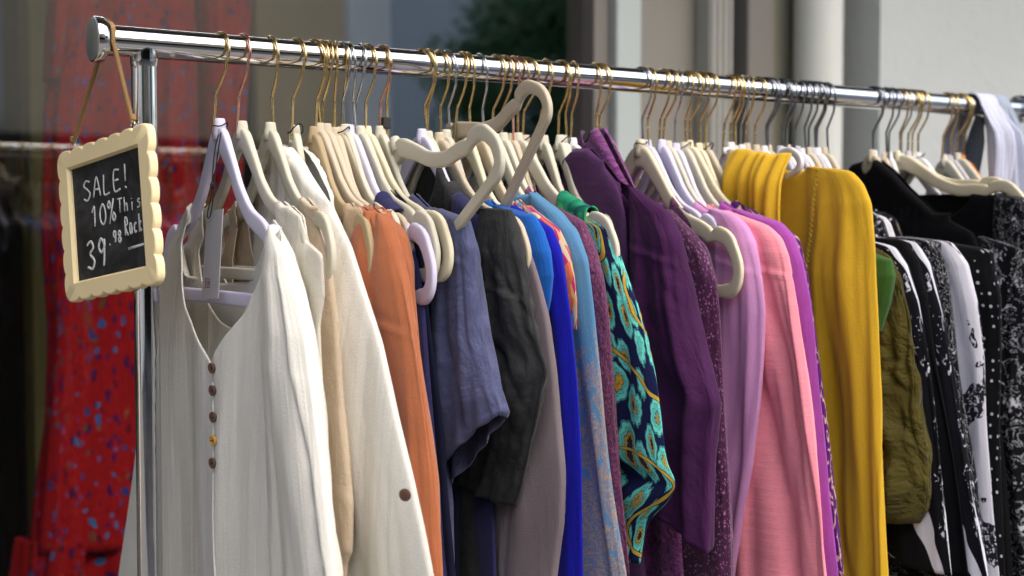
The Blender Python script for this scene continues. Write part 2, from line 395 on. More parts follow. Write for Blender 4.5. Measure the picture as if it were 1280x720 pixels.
M['stone'] = wall_mat('beige_stone', (.74, .60, .42), 12, .4, .2)
M['pil'] = wall_mat('pale_pilaster', (.84, .84, .84), 12, .2, .05)
M['darkglass'] = plain('dark_window_glass', (.02, .02, .022), .5, 0, None, .15)
M['shade'] = plain('shaded_shop_timber', (.015, .014, .012), .9, 0, None, .1)  # near-black colour carries the shadow under the far awning
M['awn'] = plain('dark_awning_canvas', (.02, .022, .025), .9)
M['beige_in'] = wall_mat('beige_board', (.62, .48, .30), 8, .1, .15)
M['white_in'] = wall_mat('white_post_paint', (.80, .81, .84), 8, .05, .03)
M['ochre'] = plain('ochre_post', (.22, .17, .06), .7)
k = N('shop_glass'); tr = k.n('BsdfTransparent'); tr.inputs[0].default_value = (.93, .95, .94, 1); gl = k.n('BsdfGlossy'); gl.inputs['Roughness'].default_value = 0.0; gl.inputs[0].default_value = (1, 1, 1, 1)
fr = k.n('Fresnel'); geo_ = k.n('NewGeometry'); k.set(fr.inputs[0], k.math('MULTIPLY_ADD', geo_.outputs['Backfacing'], 1 / 1.5 - 1.5, 1.5)); mx = k.n('MixShader'); k.set(mx.inputs[0], k.math('MINIMUM', k.math('MULTIPLY', fr.outputs[0], 3.6), .26))
k.t.links.new(tr.outputs[0], mx.inputs[1]); k.t.links.new(gl.outputs[0], mx.inputs[2]); k.t.links.new(mx.outputs[0], k.out.inputs[0]); M['glass'] = k.m

YG = 1.08                                       # the shop front stands about a metre behind the rail
def fx(px, Y=YG, py=60): return ony(px, py, Y)[0]
tag(MB().box(-60, 90, -60, 40, -.6, -.15).build('road', M['asphalt'], smooth=False), kind='structure')
tag(MB().box(-40, 60, -3.2, 12, -.14, 0).build('pavement', M['pave'], smooth=False), kind='structure')
tag(MB().box(-40, 60, -22, -11.2, -.14, 0).build('far_pavement', M['pave'], smooth=False), kind='structure')

tag(MB().box(-8.9, 9, -.50, YG - .13, 3.56, 3.70).build('canopy', M['upper'], smooth=False), 'flat grey brown canopy over the pavement above the clothes rack', 'canopy')
b0 = empty('shop_front', (fx(800), YG, 0), label='grey and white shop front with a large display window behind the rack', cat='shop front')
def sf(mb, name, mat, smooth=False, parent=None, bv=0):
    o = mb.build(name, mat, parent or b0, smooth); o.matrix_parent_inverse = Matrix.Translation((-b0.location.x, -b0.location.y, 0))
    if bv: bevel(o, bv)
    return o
xw0 = -3.2; xw1 = fx(724)
win = sf(MB().box(xw0, xw1 + .01, YG - .006, YG, .25, 3.2), 'window', M['glass'])
# frame round the pane
x1 = fx(726); x2 = fx(745); x3 = fx(777)
fr_ = sf(MB().box(x1, x2, YG - .05, YG + .06, .25, 3.2), 'window_frame', M['trim2'], bv=.004)
sf(MB().box(x2 + .002, x3, YG - .075, YG + .06, .0, 3.2), 'mullion', M['winframe'], bv=.006)
sf(MB().box(xw0, xw1, YG - .08, YG + .08, 0, .248), 'stall_riser', M['trim2'], bv=.006)
sf(MB().box(xw0, x3, YG - .06, YG + .06, 3.202, 3.5), 'window_head', M['winframe'], bv=.006)
x4 = fx(785); x5 = fx(868, YG + .05); x6 = fx(914)
sf(MB().box(x3 + .002, x5 + .02, YG + .05, YG + .10, 0, 3.5), 'door_panel', M['panel'])
m = MB()
xs = np.linspace(x5, x6, 5)
m.box(x5, x6, YG - .005, YG + .045, 0, 3.5)
for i in range(4):
    a, b = xs[i], xs[i + 1]; w = (b - a); m.lathe([(w * .30, 0), (w * .30, 3.49)], ((a + b) / 2, YG - .006, 0.005), 'Z', 20)
sf(m, 'fluted_trim', M['flute'], True).modifiers.new('e', 'EDGE_SPLIT').split_angle = R(40)
x7 = fx(925, YG + .03); x8 = fx(958, YG + .03)
sf(MB().box(x6 + .002, x7, YG + .12, YG + .16, 0, 3.5), 'shadow_gap', M['seal'])
sf(MB().box(x7, x8, YG + .0, YG + .10, 0, 3.5), 'door_jamb', M['trim2'], bv=.005)
x9 = fx(1100, YG - .12)
sf(MB().box(x8 + .004, x9 + .02, YG + .03, YG + .2, 0, 6.5), 'rendered_wall', M['olive_wall'])
x10 = fx(1086, YG - .06)
sf(MB().box(x10, x9 + .003, YG - .09, YG + .028, 0, 6.5), 'corner_trim', M['olive_wall'], bv=.008)
sf(MB().box(x9, 9.0, YG - .12, YG + .2, 0, 6.5), 'stucco_wall', M['stucco'])
sf(MB().box(xw0, x8, YG - .02, YG + .2, 3.502, 6.5), 'upper_wall', M['upper'])
sf(MB().box(-9, xw0 - .002, YG - .02, YG + .2, 0, 6.5), 'side_wall', M['stone'])
pc = fx(1019, YG - .03)
rad = (fx(1046, YG - .03) - fx(992, YG - .03)) / 2 * .80
dp = empty('downpipe', (pc, YG - .04, 0), label='white round downpipe on the olive wall beside the stucco', cat='downpipe')
o = MB().lathe([(rad, .02), (rad, 6.4)], (0, 0, 0), 'Z', 40).build('pipe', M['pipe'], dp); smoothflat(o)
for z in (.9, 2.9): smoothflat(MB().lathe([(rad + .003, z), (rad + .006, z + .003), (rad + .006, z + .037), (rad + .003, z + .04)], (0, 0, 0), 'Z', 40).build('pipe_clip', M['pipe'], dp))
# inside of the shop
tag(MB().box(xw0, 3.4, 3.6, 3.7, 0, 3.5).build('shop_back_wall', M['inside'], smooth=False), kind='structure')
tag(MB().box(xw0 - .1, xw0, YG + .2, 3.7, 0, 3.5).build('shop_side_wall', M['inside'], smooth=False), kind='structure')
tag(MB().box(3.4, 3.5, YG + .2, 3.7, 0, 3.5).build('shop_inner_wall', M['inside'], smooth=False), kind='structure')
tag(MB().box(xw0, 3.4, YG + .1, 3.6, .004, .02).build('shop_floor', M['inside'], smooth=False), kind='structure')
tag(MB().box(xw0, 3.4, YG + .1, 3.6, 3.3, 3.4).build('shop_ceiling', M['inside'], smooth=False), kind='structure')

# across the street, seen in the glass
YO = -14.0
ob = empty('stone_building', (4, YO, 0), label='beige stone building across the street mirrored in the shop glass', cat='building')
def op(mb, name, mat): 
    o = mb.build(name, mat, ob, False); o.matrix_parent_inverse = Matrix.Translation((-4, -YO, 0)); return o
op(MB().box(-30, 8.35, YO - 6, YO, 2.5, 7.5), 'wall', M['stone'])
op(MB().box(-30, 8.35, YO - 6, YO - .4, 0, 2.498), 'shop_floor_front', M['shade'])
op(MB().box(8.352, 9.0, YO - 6, YO + .15, 0, 7.6), 'pilaster', M['pil'])
op(MB().box(-30, 8.35, YO, YO + 1.4, 2.3, 2.45), 'awning', M['awn'])
for i in range(12):
    xa = -16 + i * 1.7
    f = op(MB().box(xa, xa + .85, YO + .002, YO + .05, 2.75, 4.9), 'window', M['darkglass'])
    fr2 = MB().box(xa - .1, xa - .002, YO + .002, YO + .12, 2.65, 5.0).box(xa + .852, xa + .95, YO + .002, YO + .12, 2.65, 5.0).box(xa, xa + .85, YO + .052, YO + .1, 3.8, 3.87).build('frame', M['pil'] if i % 2 else M['ochre'], f, False)

def tree(name, x, y, h, r, label, seed, nl=5200):
    rs = np.random.RandomState(seed); t = empty(name, (x, y, 0), label=label, cat='tree', group='street trees across the road')
    m = MB(); m.tube([(0, 0, 0), (.05, .02, h * .25), (-.05, .05, h * .5), (.05, 0, h * .8)], [.16, .13, .10, .03], 10)
    for i in range(9):
        a = rs.rand() * 6.28; z = h * (.28 + .05 * i); L = r * (.5 + .4 * rs.rand())
        m.tube([(0, 0, z), (math.cos(a) * L * .5, math.sin(a) * L * .5, z + L * .3), (math.cos(a) * L, math.sin(a) * L, z + L * .5)], [.06, .04, .012], 6)
    m.build('trunk', M['bark'], t)
    V = []; Fc = []
    cl = [((lambda q: q / np.linalg.norm(q) * rs.rand() ** .4)(rs.randn(3)) * (r * .85, r * .85, h * .30) + (0, 0, h * .62), r * (.22 + .2 * rs.rand())) for _ in range(52)]
    for i in range(nl):
        c, cr = cl[rs.randint(len(cl))]; d = rs.randn(3); d /= np.linalg.norm(d); p = c + d * cr * (rs.rand() ** .5)
        a = rs.randn(3); a /= np.linalg.norm(a); b = np.cross(a, rs.randn(3)); b /= np.linalg.norm(b); s = .035 + .05 * rs.rand()
        n0 = len(V); V += [p - a * s, p + b * s * .5, p + a * s, p - b * s * .5]; Fc.append((n0, n0 + 1, n0 + 2, n0 + 3))
    mesh('crown', V, Fc, M['leaf'], t, False)
    return t
M['bark'] = wall_mat('bark', (.09, .07, .05), 20, .8)
k = N('leaves'); v = k.coord('Object'); k.p(Base_Color=k.mix(k.noise(v, 2.5, 3), (.03, .11, .05, 1), (.09, .23, .09, 1)), Roughness=.6); M['leaf'] = k.m
tree('street_tree', 11.6, -13.4, 5.8, 2.2, 'dark green street tree mirrored in the middle of the shop window', 4, 24000)

gb = empty('sky_stand_in', (22, -27, 0), label='blue grey block added in place of pale sky behind the mirrored street tree', cat='building')  # added to dull the bright sky mirrored in the window
def gp(mb, name, mat, par=None):
    o = mb.build(name, mat, par or gb, False)
    if par is None: o.matrix_parent_inverse = Matrix.Translation((-22, 27, 0))
    return o
gp(MB().box(9.5, 44, -32, -26, 0, 9.5), 'wall', M['bluegrey']); gp(MB().box(9.2, 44.3, -32.3, -25.7, 9.502, 9.9), 'roof', M['panel'])
for xx in (13, 18, 23, 28):
    for z in (1.2, 4.4): gp(MB().box(xx, xx + 1.1, -25.998, -25.9, z, z + 1.7), 'window', M['darkglass'])
wb = empty('added_house', (-13, -7, 0), label='white house added out of view left of the shop for the chrome to reflect', cat='house')  # added out of view to brighten the reflections in the chrome post
def wp(mb, name, mat):
    o = mb.build(name, mat, wb, False); o.matrix_parent_inverse = Matrix.Translation((13, 7, 0)); return o
wp(MB().box(-19, -10, -11.8, -2.0, 0, 6.2), 'wall', M['pil']); wp(MB().box(-19.3, -9.7, -12.1, -1.7, 6.202, 6.5), 'roof', M['panel'])
for yy in (-10.2, -7.6, -5.0):
    for z in (1.0, 3.8):
        f = wp(MB().box(-9.998, -9.94, yy, yy + 1.1, z, z + 1.5), 'window', M['darkglass']); MB().box(-9.938, -9.90, yy + .52, yy + .58, z, z + 1.5).build('glazing_bar', M['pil'], f, False)
tree('street_tree', -3.6, -6.4, 4.6, 1.5, 'round green street tree added out of view left of the rack for the chrome to reflect', 21, 2600)  # added out of view to give the chrome post a green stripe
# ------------------------------------------------------------------ the red dress in the window
def grid(nr, nc, P, uvs, closed):
    """P: nr x nc x 3 ; uvs: nr x (nc+1 if closed else nc) x 2"""
    V = P.reshape(-1, 3); Fc = []; UV = []; cc = nc if closed else nc - 1
    for i in range(nr - 1):
        for j in range(cc):
            j2 = (j + 1) % nc; Fc.append((i * nc + j, (i + 1) * nc + j, (i + 1) * nc + j2, i * nc + j2))
            UV += [uvs[i, j], uvs[i + 1, j], uvs[i + 1, j + 1], uvs[i, j + 1]]
    return V, Fc, UV

def loft(name, rows, mat, parent, n=72, amp=.006, seed=0, freq=3.0, zf=4.0, thick=.0016, u_axis='Y'):
    """rows: (z, centre_u, half_u, half_x, centre_x, fold) ; horizontal slices of a hanging tube of cloth"""
    nr = len(rows); th = np.linspace(0, 2 * PI, n, endpoint=False); P = np.zeros((nr, n, 3)); U = np.zeros((nr, n + 1, 2))
    for i, (z, cu, hu, hx, cx, fo) in enumerate(rows):
        c, s = np.cos(th), np.sin(th)
        nz = noise(c * freq + 11 + seed, s * freq + 5 + seed * 1.7, z * zf + seed) + .5 * noise(c * freq * 2.3 + 3, s * freq * 2.3 + seed, z * zf * 1.5)
        u = cu + hu * np.sign(c) * np.abs(c) ** .85 * (1 + .10 * fo * nz); x = cx + hx * np.sign(s) * np.abs(s) ** .9 + amp * fo * nz * (np.abs(s) * .8 + .2)
        P[i, :, 0] = x; P[i, :, 1] = -u if u_axis == 'Y' else u; P[i, :, 2] = z
        if u_axis == 'X': P[i, :, 0], P[i, :, 1] = u, x
        U[i, :, 0] = np.linspace(0, 2 * PI, n + 1) * (.055 if hu < .13 else .16); U[i, :, 1] = z
    V, Fc, UV = grid(nr, n, P, U, True)
    o = mesh(name, V, Fc, mat, parent, True, UV)
    if thick: solid(o, thick)
    return o

YD = 1.56
dx = ony(160, 100, YD)[0]
dr = empty('red_dress', (dx, YD, RAIL), label='long red dress with blue flowers hanging inside the shop window', cat='dress')
def dpx(px, py): X, z = ony(px, py, YD); return X - dx, z - RAIL
def drows(tab, n=70, hx=.07, fold=1.0):
    tab = [(dpx(a, y), dpx(b, y)) for y, a, b in tab]
    zz = np.array([t[0][1] for t in tab]); a = np.array([t[0][0] for t in tab]); b = np.array([t[1][0] for t in tab]); o = np.argsort(zz)
    zs = np.linspace(zz.max(), zz.min(), n); A = np.interp(zs, zz[o], a[o]); B = np.interp(zs, zz[o], b[o])
    return [(z, (p + q) / 2, (q - p) / 2, hx * (1 + .4 * i / n), 0, fold) for i, (z, p, q) in enumerate(zip(zs, A, B))]
loft('dress_body', drows([(-60, 95, 245), (0, 80, 243), (150, 66, 240), (200, 66, 243), (300, 62, 250), (420, 60, 262), (520, 50, 275), (690, 36, 300)]), M['c_redflor'], dr, 110, .022, 3, 4, 1.5, u_axis='X')
loft('skirt_tier', drows([(676, 34, 302), (720, 28, 312), (860, 15, 345)], hx=.085), M['c_redflor'], dr, 130, .03, 5, 5, 1.5, u_axis='X')
loft('sleeve', drows([(-60, 250, 300), (0, 250, 311), (100, 252, 308), (190, 256, 300), (300, 262, 296), (420, 262, 300)], hx=.05), M['c_redflor'], dr, 70, .012, 8, 2.5, 2, u_axis='X')
loft('sleeve', drows([(-60, 60, 92), (0, 62, 84), (100, 58, 70)], hx=.04), M['c_redflor'], dr, 50, .01, 9, 2.5, 2, u_axis='X')
# added inside: ochre post, beige board and white post imitating reflections in the glass
ya = 2.3
pa, pb, pc_ = ony(318, 60, ya)[0], ony(428, 60, ya)[0], ony(480, 60, ya)[0]
o = bevel(MB().box(-(pb - pa) / 2, (pb - pa) / 2, -.02, .02, 0, 3.0).build('beige_stand_in', M['beige_in'], smooth=False, loc=((pa + pb) / 2, ya, .02)), .004); tag(o, 'beige board added inside the shop, standing in for the mirrored stone wall', 'partition')  # added to lighten the glass where the stone wall is mirrored
o = bevel(MB().box(-(pc_ - pb) / 2 + .004, (pc_ - pb) / 2, -.03, .03, 0, 3.27).build('white_stand_in', M['white_in'], smooth=False, loc=((pc_ + pb) / 2, ya - .02, .02)), .006); tag(o, 'white post added inside the shop, standing in for the mirrored pilaster', 'post')  # added for the bright strip of the mirrored pilaster
pp, _ = ony(58, 200, 2.5)
o = bevel(MB().box(-.055, .055, -.05, .05, 0, 3.28).build('ochre_stand_in', M['ochre'], smooth=False, loc=(pp, 2.5, .02)), .005)  # stands in for the reflection of a lit column
tag(o, 'ochre post added for a yellow mirrored strip left of the red dress', 'post')

# ------------------------------------------------------------------ the rack
XP0, XP1 = .051, 1.489
rk = empty('clothes_rack', (.77, 0, 0), label='chrome clothes rack carrying the whole row of hangers and clothes', cat='clothes rack')
def rp(mb, name, mat, ang=40):
    o = mb.build(name, mat, rk); o.matrix_parent_inverse = Matrix.Translation((-.77, 0, 0)); smoothflat(o, ang); return o
rp(MB().lathe([(.016, .006), (.016, 1.534)], (0, 0, RAIL), 'X', 64), 'rail', M['chrome'])
for x, s in ((0, 1), (1.54, -1)):
    o = rp(MB().lathe([(.0226, -.004), (.0236, -.0034), (.0240, -.002), (.0240, .0055), (.0225, .0075), (.0185, .008)], (0, 0, 0), 'X', 64), 'end_cap', M['chrome'])
    o.data.transform(Matrix.Translation((x, 0, RAIL)) @ Matrix.Scale(s, 4, (1, 0, 0)))
    o2 = MB().lathe([(.0001, -.0046), (.0215, -.0043), (.0225, -.0039)], (0, 0, 0), 'X', 48).build('cap_face', M['cap'], o); o2.data.transform(Matrix.Translation((x, 0, RAIL)) @ Matrix.Scale(s, 4, (1, 0, 0)))
for x in (XP0, XP1):
    rp(MB().lathe([(.0135, .93), (.0135, RAIL - .012)], (x, 0, 0), 'Z', 48), 'post', M['chrome'])
    rp(MB().lathe([(.0155, .50), (.0155, .948), (.0150, .952), (.0137, .9525)], (x, 0, 0), 'Z', 48), 'post', M['chrome'])
    rp(MB().lathe([(.0135, .12), (.0135, .50)], (x, 0, 0), 'Z', 32), 'post', M['chrome'])
    # saddle joint hugging the rail
    n = 48; V = []; Fc = []
    for i in range(n):
        a = 2 * PI * i / n; yy = .0148 * math.sin(a); V.append((x + .0148 * math.cos(a), yy, RAIL - math.sqrt(.0158 ** 2 - yy * yy) + .0005)); V.append((x + .0145 * math.cos(a), .0145 * math.sin(a), RAIL - .0215)); V.append((x + .0134 * math.cos(a), .0134 * math.sin(a), RAIL - .026))
    for i in range(n):
        j = (i + 1) % n
        for q in (0, 1): Fc.append((i * 3 + q, i * 3 + q + 1, j * 3 + q + 1, j * 3 + q))
    o = mesh('joint', V, Fc, M['chrome'], rk); o.matrix_parent_inverse = Matrix.Translation((-.77, 0, 0))
    rp(MB().box(x - .02, x + .02, -.28, .28, .09, .122), 'foot', M['chrome']); 
    for yy in (-.25, .25):
        c = MB().lathe([(.008, .06), (.008, .09)], (x, yy, 0), 'Z', 12); c.lathe([(.03, -.012), (.034, -.008), (.034, .008), (.03, .012)], (x, yy, .036), 'X', 24); rp(c, 'caster', M['seal'])
rp(MB().tube([(XP0, 0, .105), (XP1, 0, .105)], .0135, 24), 'base_bar', M['chrome'])

# ------------------------------------------------------------------ the sign
def sign():
    Wd, Ht = .19, .1712
    yaw, roll, pit = .2376, .145, -.0277
    r = Vector((math.sin(yaw), -math.cos(yaw), 0)); n = Vector((-math.cos(yaw), -math.sin(yaw), 0)); up = (math.sin(pit) * n + Vector((0, 0, math.cos(pit)))).normalized()
    c, s = math.cos(roll), math.sin(roll); Rr = (c * r + s * up).normalized(); U = (-s * r + c * up).normalized(); Nn = Rr.cross(U).normalized()
    t = empty('sale_sign', (0, 0, 0), label='cream scalloped chalkboard sign with a sale price hung on the rail end', cat='sign')
    t.matrix_world = Matrix(((Rr.x, U.x, Nn.x, .022), (Rr.y, U.y, Nn.y, .037), (Rr.z, U.z, Nn.z, RAIL - .184), (0, 0, 0, 1)))
    # scalloped outline
    def outline(w, h, nx, ny, amp):
        P = []
        def side(a, b, nrm, k):
            a, b, nrm = Vector(a), Vector(b), Vector(nrm)
            for i in range(k):
                for q in range(8):
                    f = (i + q / 8) / k; bul = math.sqrt(max(0, 1 - (2 * q / 8 - 1) ** 2 * .96)); P.append(a.lerp(b, f) + nrm * (bul - .2) * amp)
        x, y = w / 2 - amp * .8, h / 2 - amp * .8
        side((-x, -y), (x, -y), (0, -1), nx); side((x, -y), (x, y), (1, 0), ny); side((x, y), (-x, y), (0, 1), nx); side((-x, y), (-x, -y), (-1, 0), ny)
        return P
    P = outline(Wd, Ht, 7, 6, .0052); n = len(P)
    bw, bh = Wd / 2 - .0235, Ht / 2 - .0225
    def inner(p):                       # the same direction on the board opening
        f = max(abs(p.x) / bw, abs(p.y) / bh); return Vector((p.x / f, p.y / f))
    Q = [inner(p) for p in P]
    # put the opening's corners in place exactly
    for cx in (-1, 1):
        for cy in (-1, 1):
            i = min(range(n), key=lambda i: (Q[i] - Vector((cx * bw, cy * bh))).length); Q[i] = Vector((cx * bw, cy * bh))
    V = []; z0, z1 = -.0045, .0045
    rings = [(P, z0, 1.0), (P, z1 - .003, 1.0), (P, z1 - .001, .993), (P, z1, .978)]
    for pts, z, sc in rings: V += [(p.x * sc, p.y * sc, z) for p in pts]
    V += [(q.x * 1.03, q.y * 1.035, z1) for q in Q] + [(q.x, q.y, z1 - .0035) for q in Q] + [(q.x, q.y, z0) for q in Q]
    Fc = []
    for a in range(6):
        for i in range(n): j = (i + 1) % n; Fc.append((a * n + i, a * n + j, (a + 1) * n + j, (a + 1) * n + i))
    for i in range(n): j = (i + 1) % n; Fc.append((6 * n + i, 6 * n + j, j, i))
    smoothflat(mesh('frame', V, Fc, M['frame'], t), 30)
    bevel(MB().box(-bw - .004, bw + .004, -bh - .004, bh + .004, -.0044, -.0012).build('board', M['board'], t, False), .0005)
    # chalk writing
    def stroke(pts, w=.0011):
        pts = [Vector((p[0], p[1], -.0007)) for p in catmull(pts, 5)] if len(pts) > 2 else [Vector((p[0], p[1], -.0007)) for p in pts]
        ch.tube(pts, w, 6)
    GL = {'S': [[(.8, .9), (.4, 1), (.1, .75), (.5, .52), (.8, .28), (.45, 0), (.05, .12)]], 'A': [[(0, 0), (.45, 1), (.85, 0)], [(.15, .38), (.75, .36)]], 'L': [[(.15, 1), (.12, .05), (.75, .02)]],
          'E': [[(.75, 1), (.15, .97), (.12, .02), (.8, .04)], [(.14, .52), (.65, .54)]], '!': [[(.3, 1.2), (.25, .35)], [(.18, .08), (.34, 0)]], '1': [[(.1, .75), (.45, 1), (.4, 0)]], '0': [[(.45, 1), (.08, .7), (.1, .2), (.45, 0), (.8, .3), (.75, .8), (.45, 1)]],
          '%': [[(.2, 1), (.02, .82), (.2, .64), (.38, .82), (.2, 1)], [(.85, 1.1), (.15, -.1)], [(.8, .4), (.6, .2), (.8, 0), (1, .2), (.8, .4)]], 'T': [[(0, 1), (.9, .97)], [(.45, .98), (.4, 0)]], 'h': [[(.12, 1), (.1, 0)], [(.1, .4), (.4, .58), (.6, .4), (.6, 0)]],
          'i': [[(.3, .55), (.3, 0)], [(.3, .8), (.32, .84)]], 's': [[(.6, .55), (.3, .6), (.2, .42), (.55, .25), (.35, 0), (.05, .06)]], 'R': [[(.12, 0), (.15, 1), (.65, .95), (.7, .65), (.18, .5), (.8, 0)]], 'a': [[(.6, .5), (.2, .55), (.1, .15), (.4, .02), (.62, .4), (.65, 0)]],
          'c': [[(.6, .5), (.25, .56), (.1, .25), (.3, 0), (.62, .08)]], 'k': [[(.15, 1), (.12, 0)], [(.6, .6), (.15, .28), (.65, 0)]], '3': [[(.1, .9), (.5, 1), (.7, .78), (.35, .55), (.75, .3), (.5, 0), (.05, .1)]], '9': [[(.7, .75), (.4, 1), (.1, .75), (.35, .5), (.68, .7), (.7, .95), (.62, .4), (.5, 0)]],
          '8': [[(.45, .5), (.15, .75), (.45, 1), (.7, .75), (.45, .5), (.1, .25), (.45, 0), (.75, .25), (.45, .5)]], '.': [[(.2, .02), (.3, .06)]]}
    def write(txt, x, y, hgt, wd, name, wt=.0011, tilt=0.0):
        nonlocal ch
        ch = MB()
        for i, cc in enumerate(txt):
            off = jr.uniform(-1, 1) * .0008
            for st in GL[cc]: stroke([(x + (i + p[0] * .86) * wd + jr.uniform(-1, 1) * .0003, y + p[1] * hgt + tilt * i + jr.uniform(-1, 1) * .0004 + off) for p in st], wt * 1.22)
        o = ch.build(name, M['chalk'], t); o.data.transform(Matrix.Diagonal((1, 1, .35, 1)) ); o.location.z = -.0007
        return o
    ch = None; jr = random.Random(4)
    write('SALE!', -.050, .024, .022, .0205, 'chalk_writing', .0010)
    write('10%', -.036, -.007, .022, .0170, 'chalk_writing', .00105)
    write('This', .018, .000, .015, .0125, 'chalk_writing', .0008)
    write('Rack', .029, -.0255, .0185, .0092, 'chalk_writing', .0010)
    write('39', -.051, -.052, .030, .0235, 'chalk_writing', .0014)
    write('.98', -.0045, -.031, .0125, .0095, 'chalk_writing', .0010)
    ch = MB(); stroke([(.034, -.0405), (.064, -.0395)], .0015); o = ch.build('chalk_underline', M['chalk'], t); o.data.transform(Matrix.Diagonal((1, 1, .35, 1))); o.location.z = -.0007
    # screw eyes and twine
    eyes = []
    for sx in (-.063, .060):
        e = MB(); e.tube([(sx + .0035 * math.cos(a), Ht / 2 + .003 + .0035 * math.sin(a), 0) for a in np.linspace(0, 2 * PI, 14, endpoint=False)], .0008, 6, closed=True); e.tube([(sx, Ht / 2 - .008, 0), (sx, Ht / 2 + .0, 0)], .001, 6)
        e.build('screw_eye', M['silver'], t); eyes.append(t.matrix_world @ Vector((sx, Ht / 2 + .005, 0)))
    tw = MB(); far, near = eyes[0], eyes[1]; inv = t.matrix_world.inverted()
    arc = [Vector((.0125 + .001 * math.sin(a * 2), -.0185 * math.sin(a), RAIL + .0185 * math.cos(a))) for a in np.linspace(-1.75, 1.75, 18)]
    path = [far] + [far.lerp(arc[0], f) for f in np.linspace(.08, .95, 14)] + arc + [arc[-1].lerp(near, f) for f in np.linspace(.05, .92, 14)] + [near]
    for ph in (0, 2.09, 4.19):
        pts = []
        dense = catmull([tuple(p) for p in path], 6)
        for i, p in enumerate(dense): pts.append(inv @ (Vector(p) + Vector((math.cos(i * .62 + ph), math.sin(i * .62 + ph), .3 * math.sin(i * .62 + ph))) * .0016))
        tw.tube(pts, .00115, 6)
    rs = np.random.RandomState(3)
    for i in range(420):
        p = Vector(dense[rs.randint(len(dense))]); d = Vector(rs.randn(3)).normalized() * (.002 + .003 * rs.rand()); tw.tube([inv @ p, inv @ (p + d * .6), inv @ (p + d + Vector((0, 0, .001)))], .00017, 3)
    for e in eyes:
        for q in range(3): tw.tube([inv @ (e + Vector((.0028 * math.cos(a), .0028 * math.sin(a), .004 + .0016 * q + .0008 * math.sin(a * 2)))) for a in np.linspace(0, 2 * PI, 10, endpoint=False)], .0011, 5, closed=True)
    tw.build('twine', M['twine'], t)
sign()

# ------------------------------------------------------------------ hangers
HTOP = [(0, -.090), (.014, -.0925), (.036, -.109), (.052, -.126), (.067, -.142), (.096, -.162), (.14, -.179), (.152, -.1785), (.183, -.189), (.2, -.216), (.202, -.238), (.191, -.254)]
def htop(u):
    return np.interp(np.abs(u), [p[0] for p in HTOP[:10]], [p[1] for p in HTOP[:10]])
def hanger_mesh():
    half = catmull([(0, -.099), (.012, -.101), (.030, -.117), (.045, -.132), (.062, -.150), (.092, -.171), (.125, -.182), (.143, -.1895), (.151, -.1885), (.158, -.1875), (.176, -.195), (.1905, -.217), (.1915, -.234), (.183, -.2455), (.165, -.2485), (.10, -.2485), (.0, -.2485)], 5)
    loop = half[:-1] + [np.array((-p[0], p[1])) for p in half[::-1]][:-1]
    m = len(loop); V = []; Fc = []; k = 12
    for i in range(m):
        a, b = loop[i - 1], loop[(i + 1) % m]; T = (b - a) / np.linalg.norm(b - a); Nn = np.array((T[1], -T[0])); Nn = -Nn
        au = abs(loop[i][0]); top = loop[i][1] > -.2
        hw = .0080
        if top: hw = .0088 + .0035 * math.exp(-(au / .03) ** 2) - .0030 * math.exp(-((au - .1465) / .0045) ** 2)
        if loop[i][1] < -.24 and au < .17: hw = .0068
        ht = .0034 + (.0014 * math.exp(-(au / .03) ** 2) if top else 0)
        for q in range(k):
            an = 2 * PI * (q + .5) / k; ca, sa = math.cos(an), math.sin(an); e = .38
            p = loop[i] + Nn * hw * math.copysign(abs(ca) ** e, ca)
            V.append((ht * math.copysign(abs(sa) ** e, sa), -p[0], p[1]))
    for i in range(m):
        j = (i + 1) % m
        for q in range(k): Fc.append((i * k + q, i * k + (q + 1) % k, j * k + (q + 1) % k, j * k + q))
    mb = MB().add(V, Fc); mb.lathe([(.0048, -.078), (.0056, -.0785), (.0062, -.081), (.0075, -.090), (.0085, -.098)], (0, 0, 0), 'Z', 14)
    return mb
def hook_pts():
    cz = .016 + .0017 - .0212
    pts = [(0, 0, -.096), (0, 0, -.075), (0, 0, -.0535), (0, -.0012, -.0485), (0, -.0085, -.0375), (0, -.0160, -.0255)]
    for a in np.linspace(-32, 205, 22): pts.append((0, -.0212 * math.cos(R(a)), cz + .0212 * math.sin(R(a))))
    return pts
hm = hanger_mesh(); hbody = mesh('plastic_body', hm.V, hm.F, None); hk_ = MB().tube(catmull(hook_pts(), 3), .00168, 10).build('hook', None)
HB, HK = hbody.data, hk_.data; bpy.data.objects.remove(hbody); bpy.data.objects.remove(hk_)
mcache = {}
def withmat(me, mat):
    key = (me.name, mat)
    if key not in mcache:
        q = me.copy(); q.materials.clear(); q.materials.append(M[mat]); mcache[key] = q
    return mcache[key]
rh = random.Random(5)
SIZE = {492: 1.0, 587: .86, 468: 1.0, 460: .96, 447: .98, 538: .84, 560: .98, 659: 1.0, 813: 1.0, 1137: 1.0, 1141: .92, 283: .84, 311: .85, 347: .8, 378: .40, 728: .8, 922: .62, 896: .55, 652: .6, 692: .6, 712: .6, 716: .6, 669: .6, 1107: .4, 1120: .4, 1126: .45, 887: .6, 927: .6, 932: .6, 941: .6, 1104: .68}
HX = {}
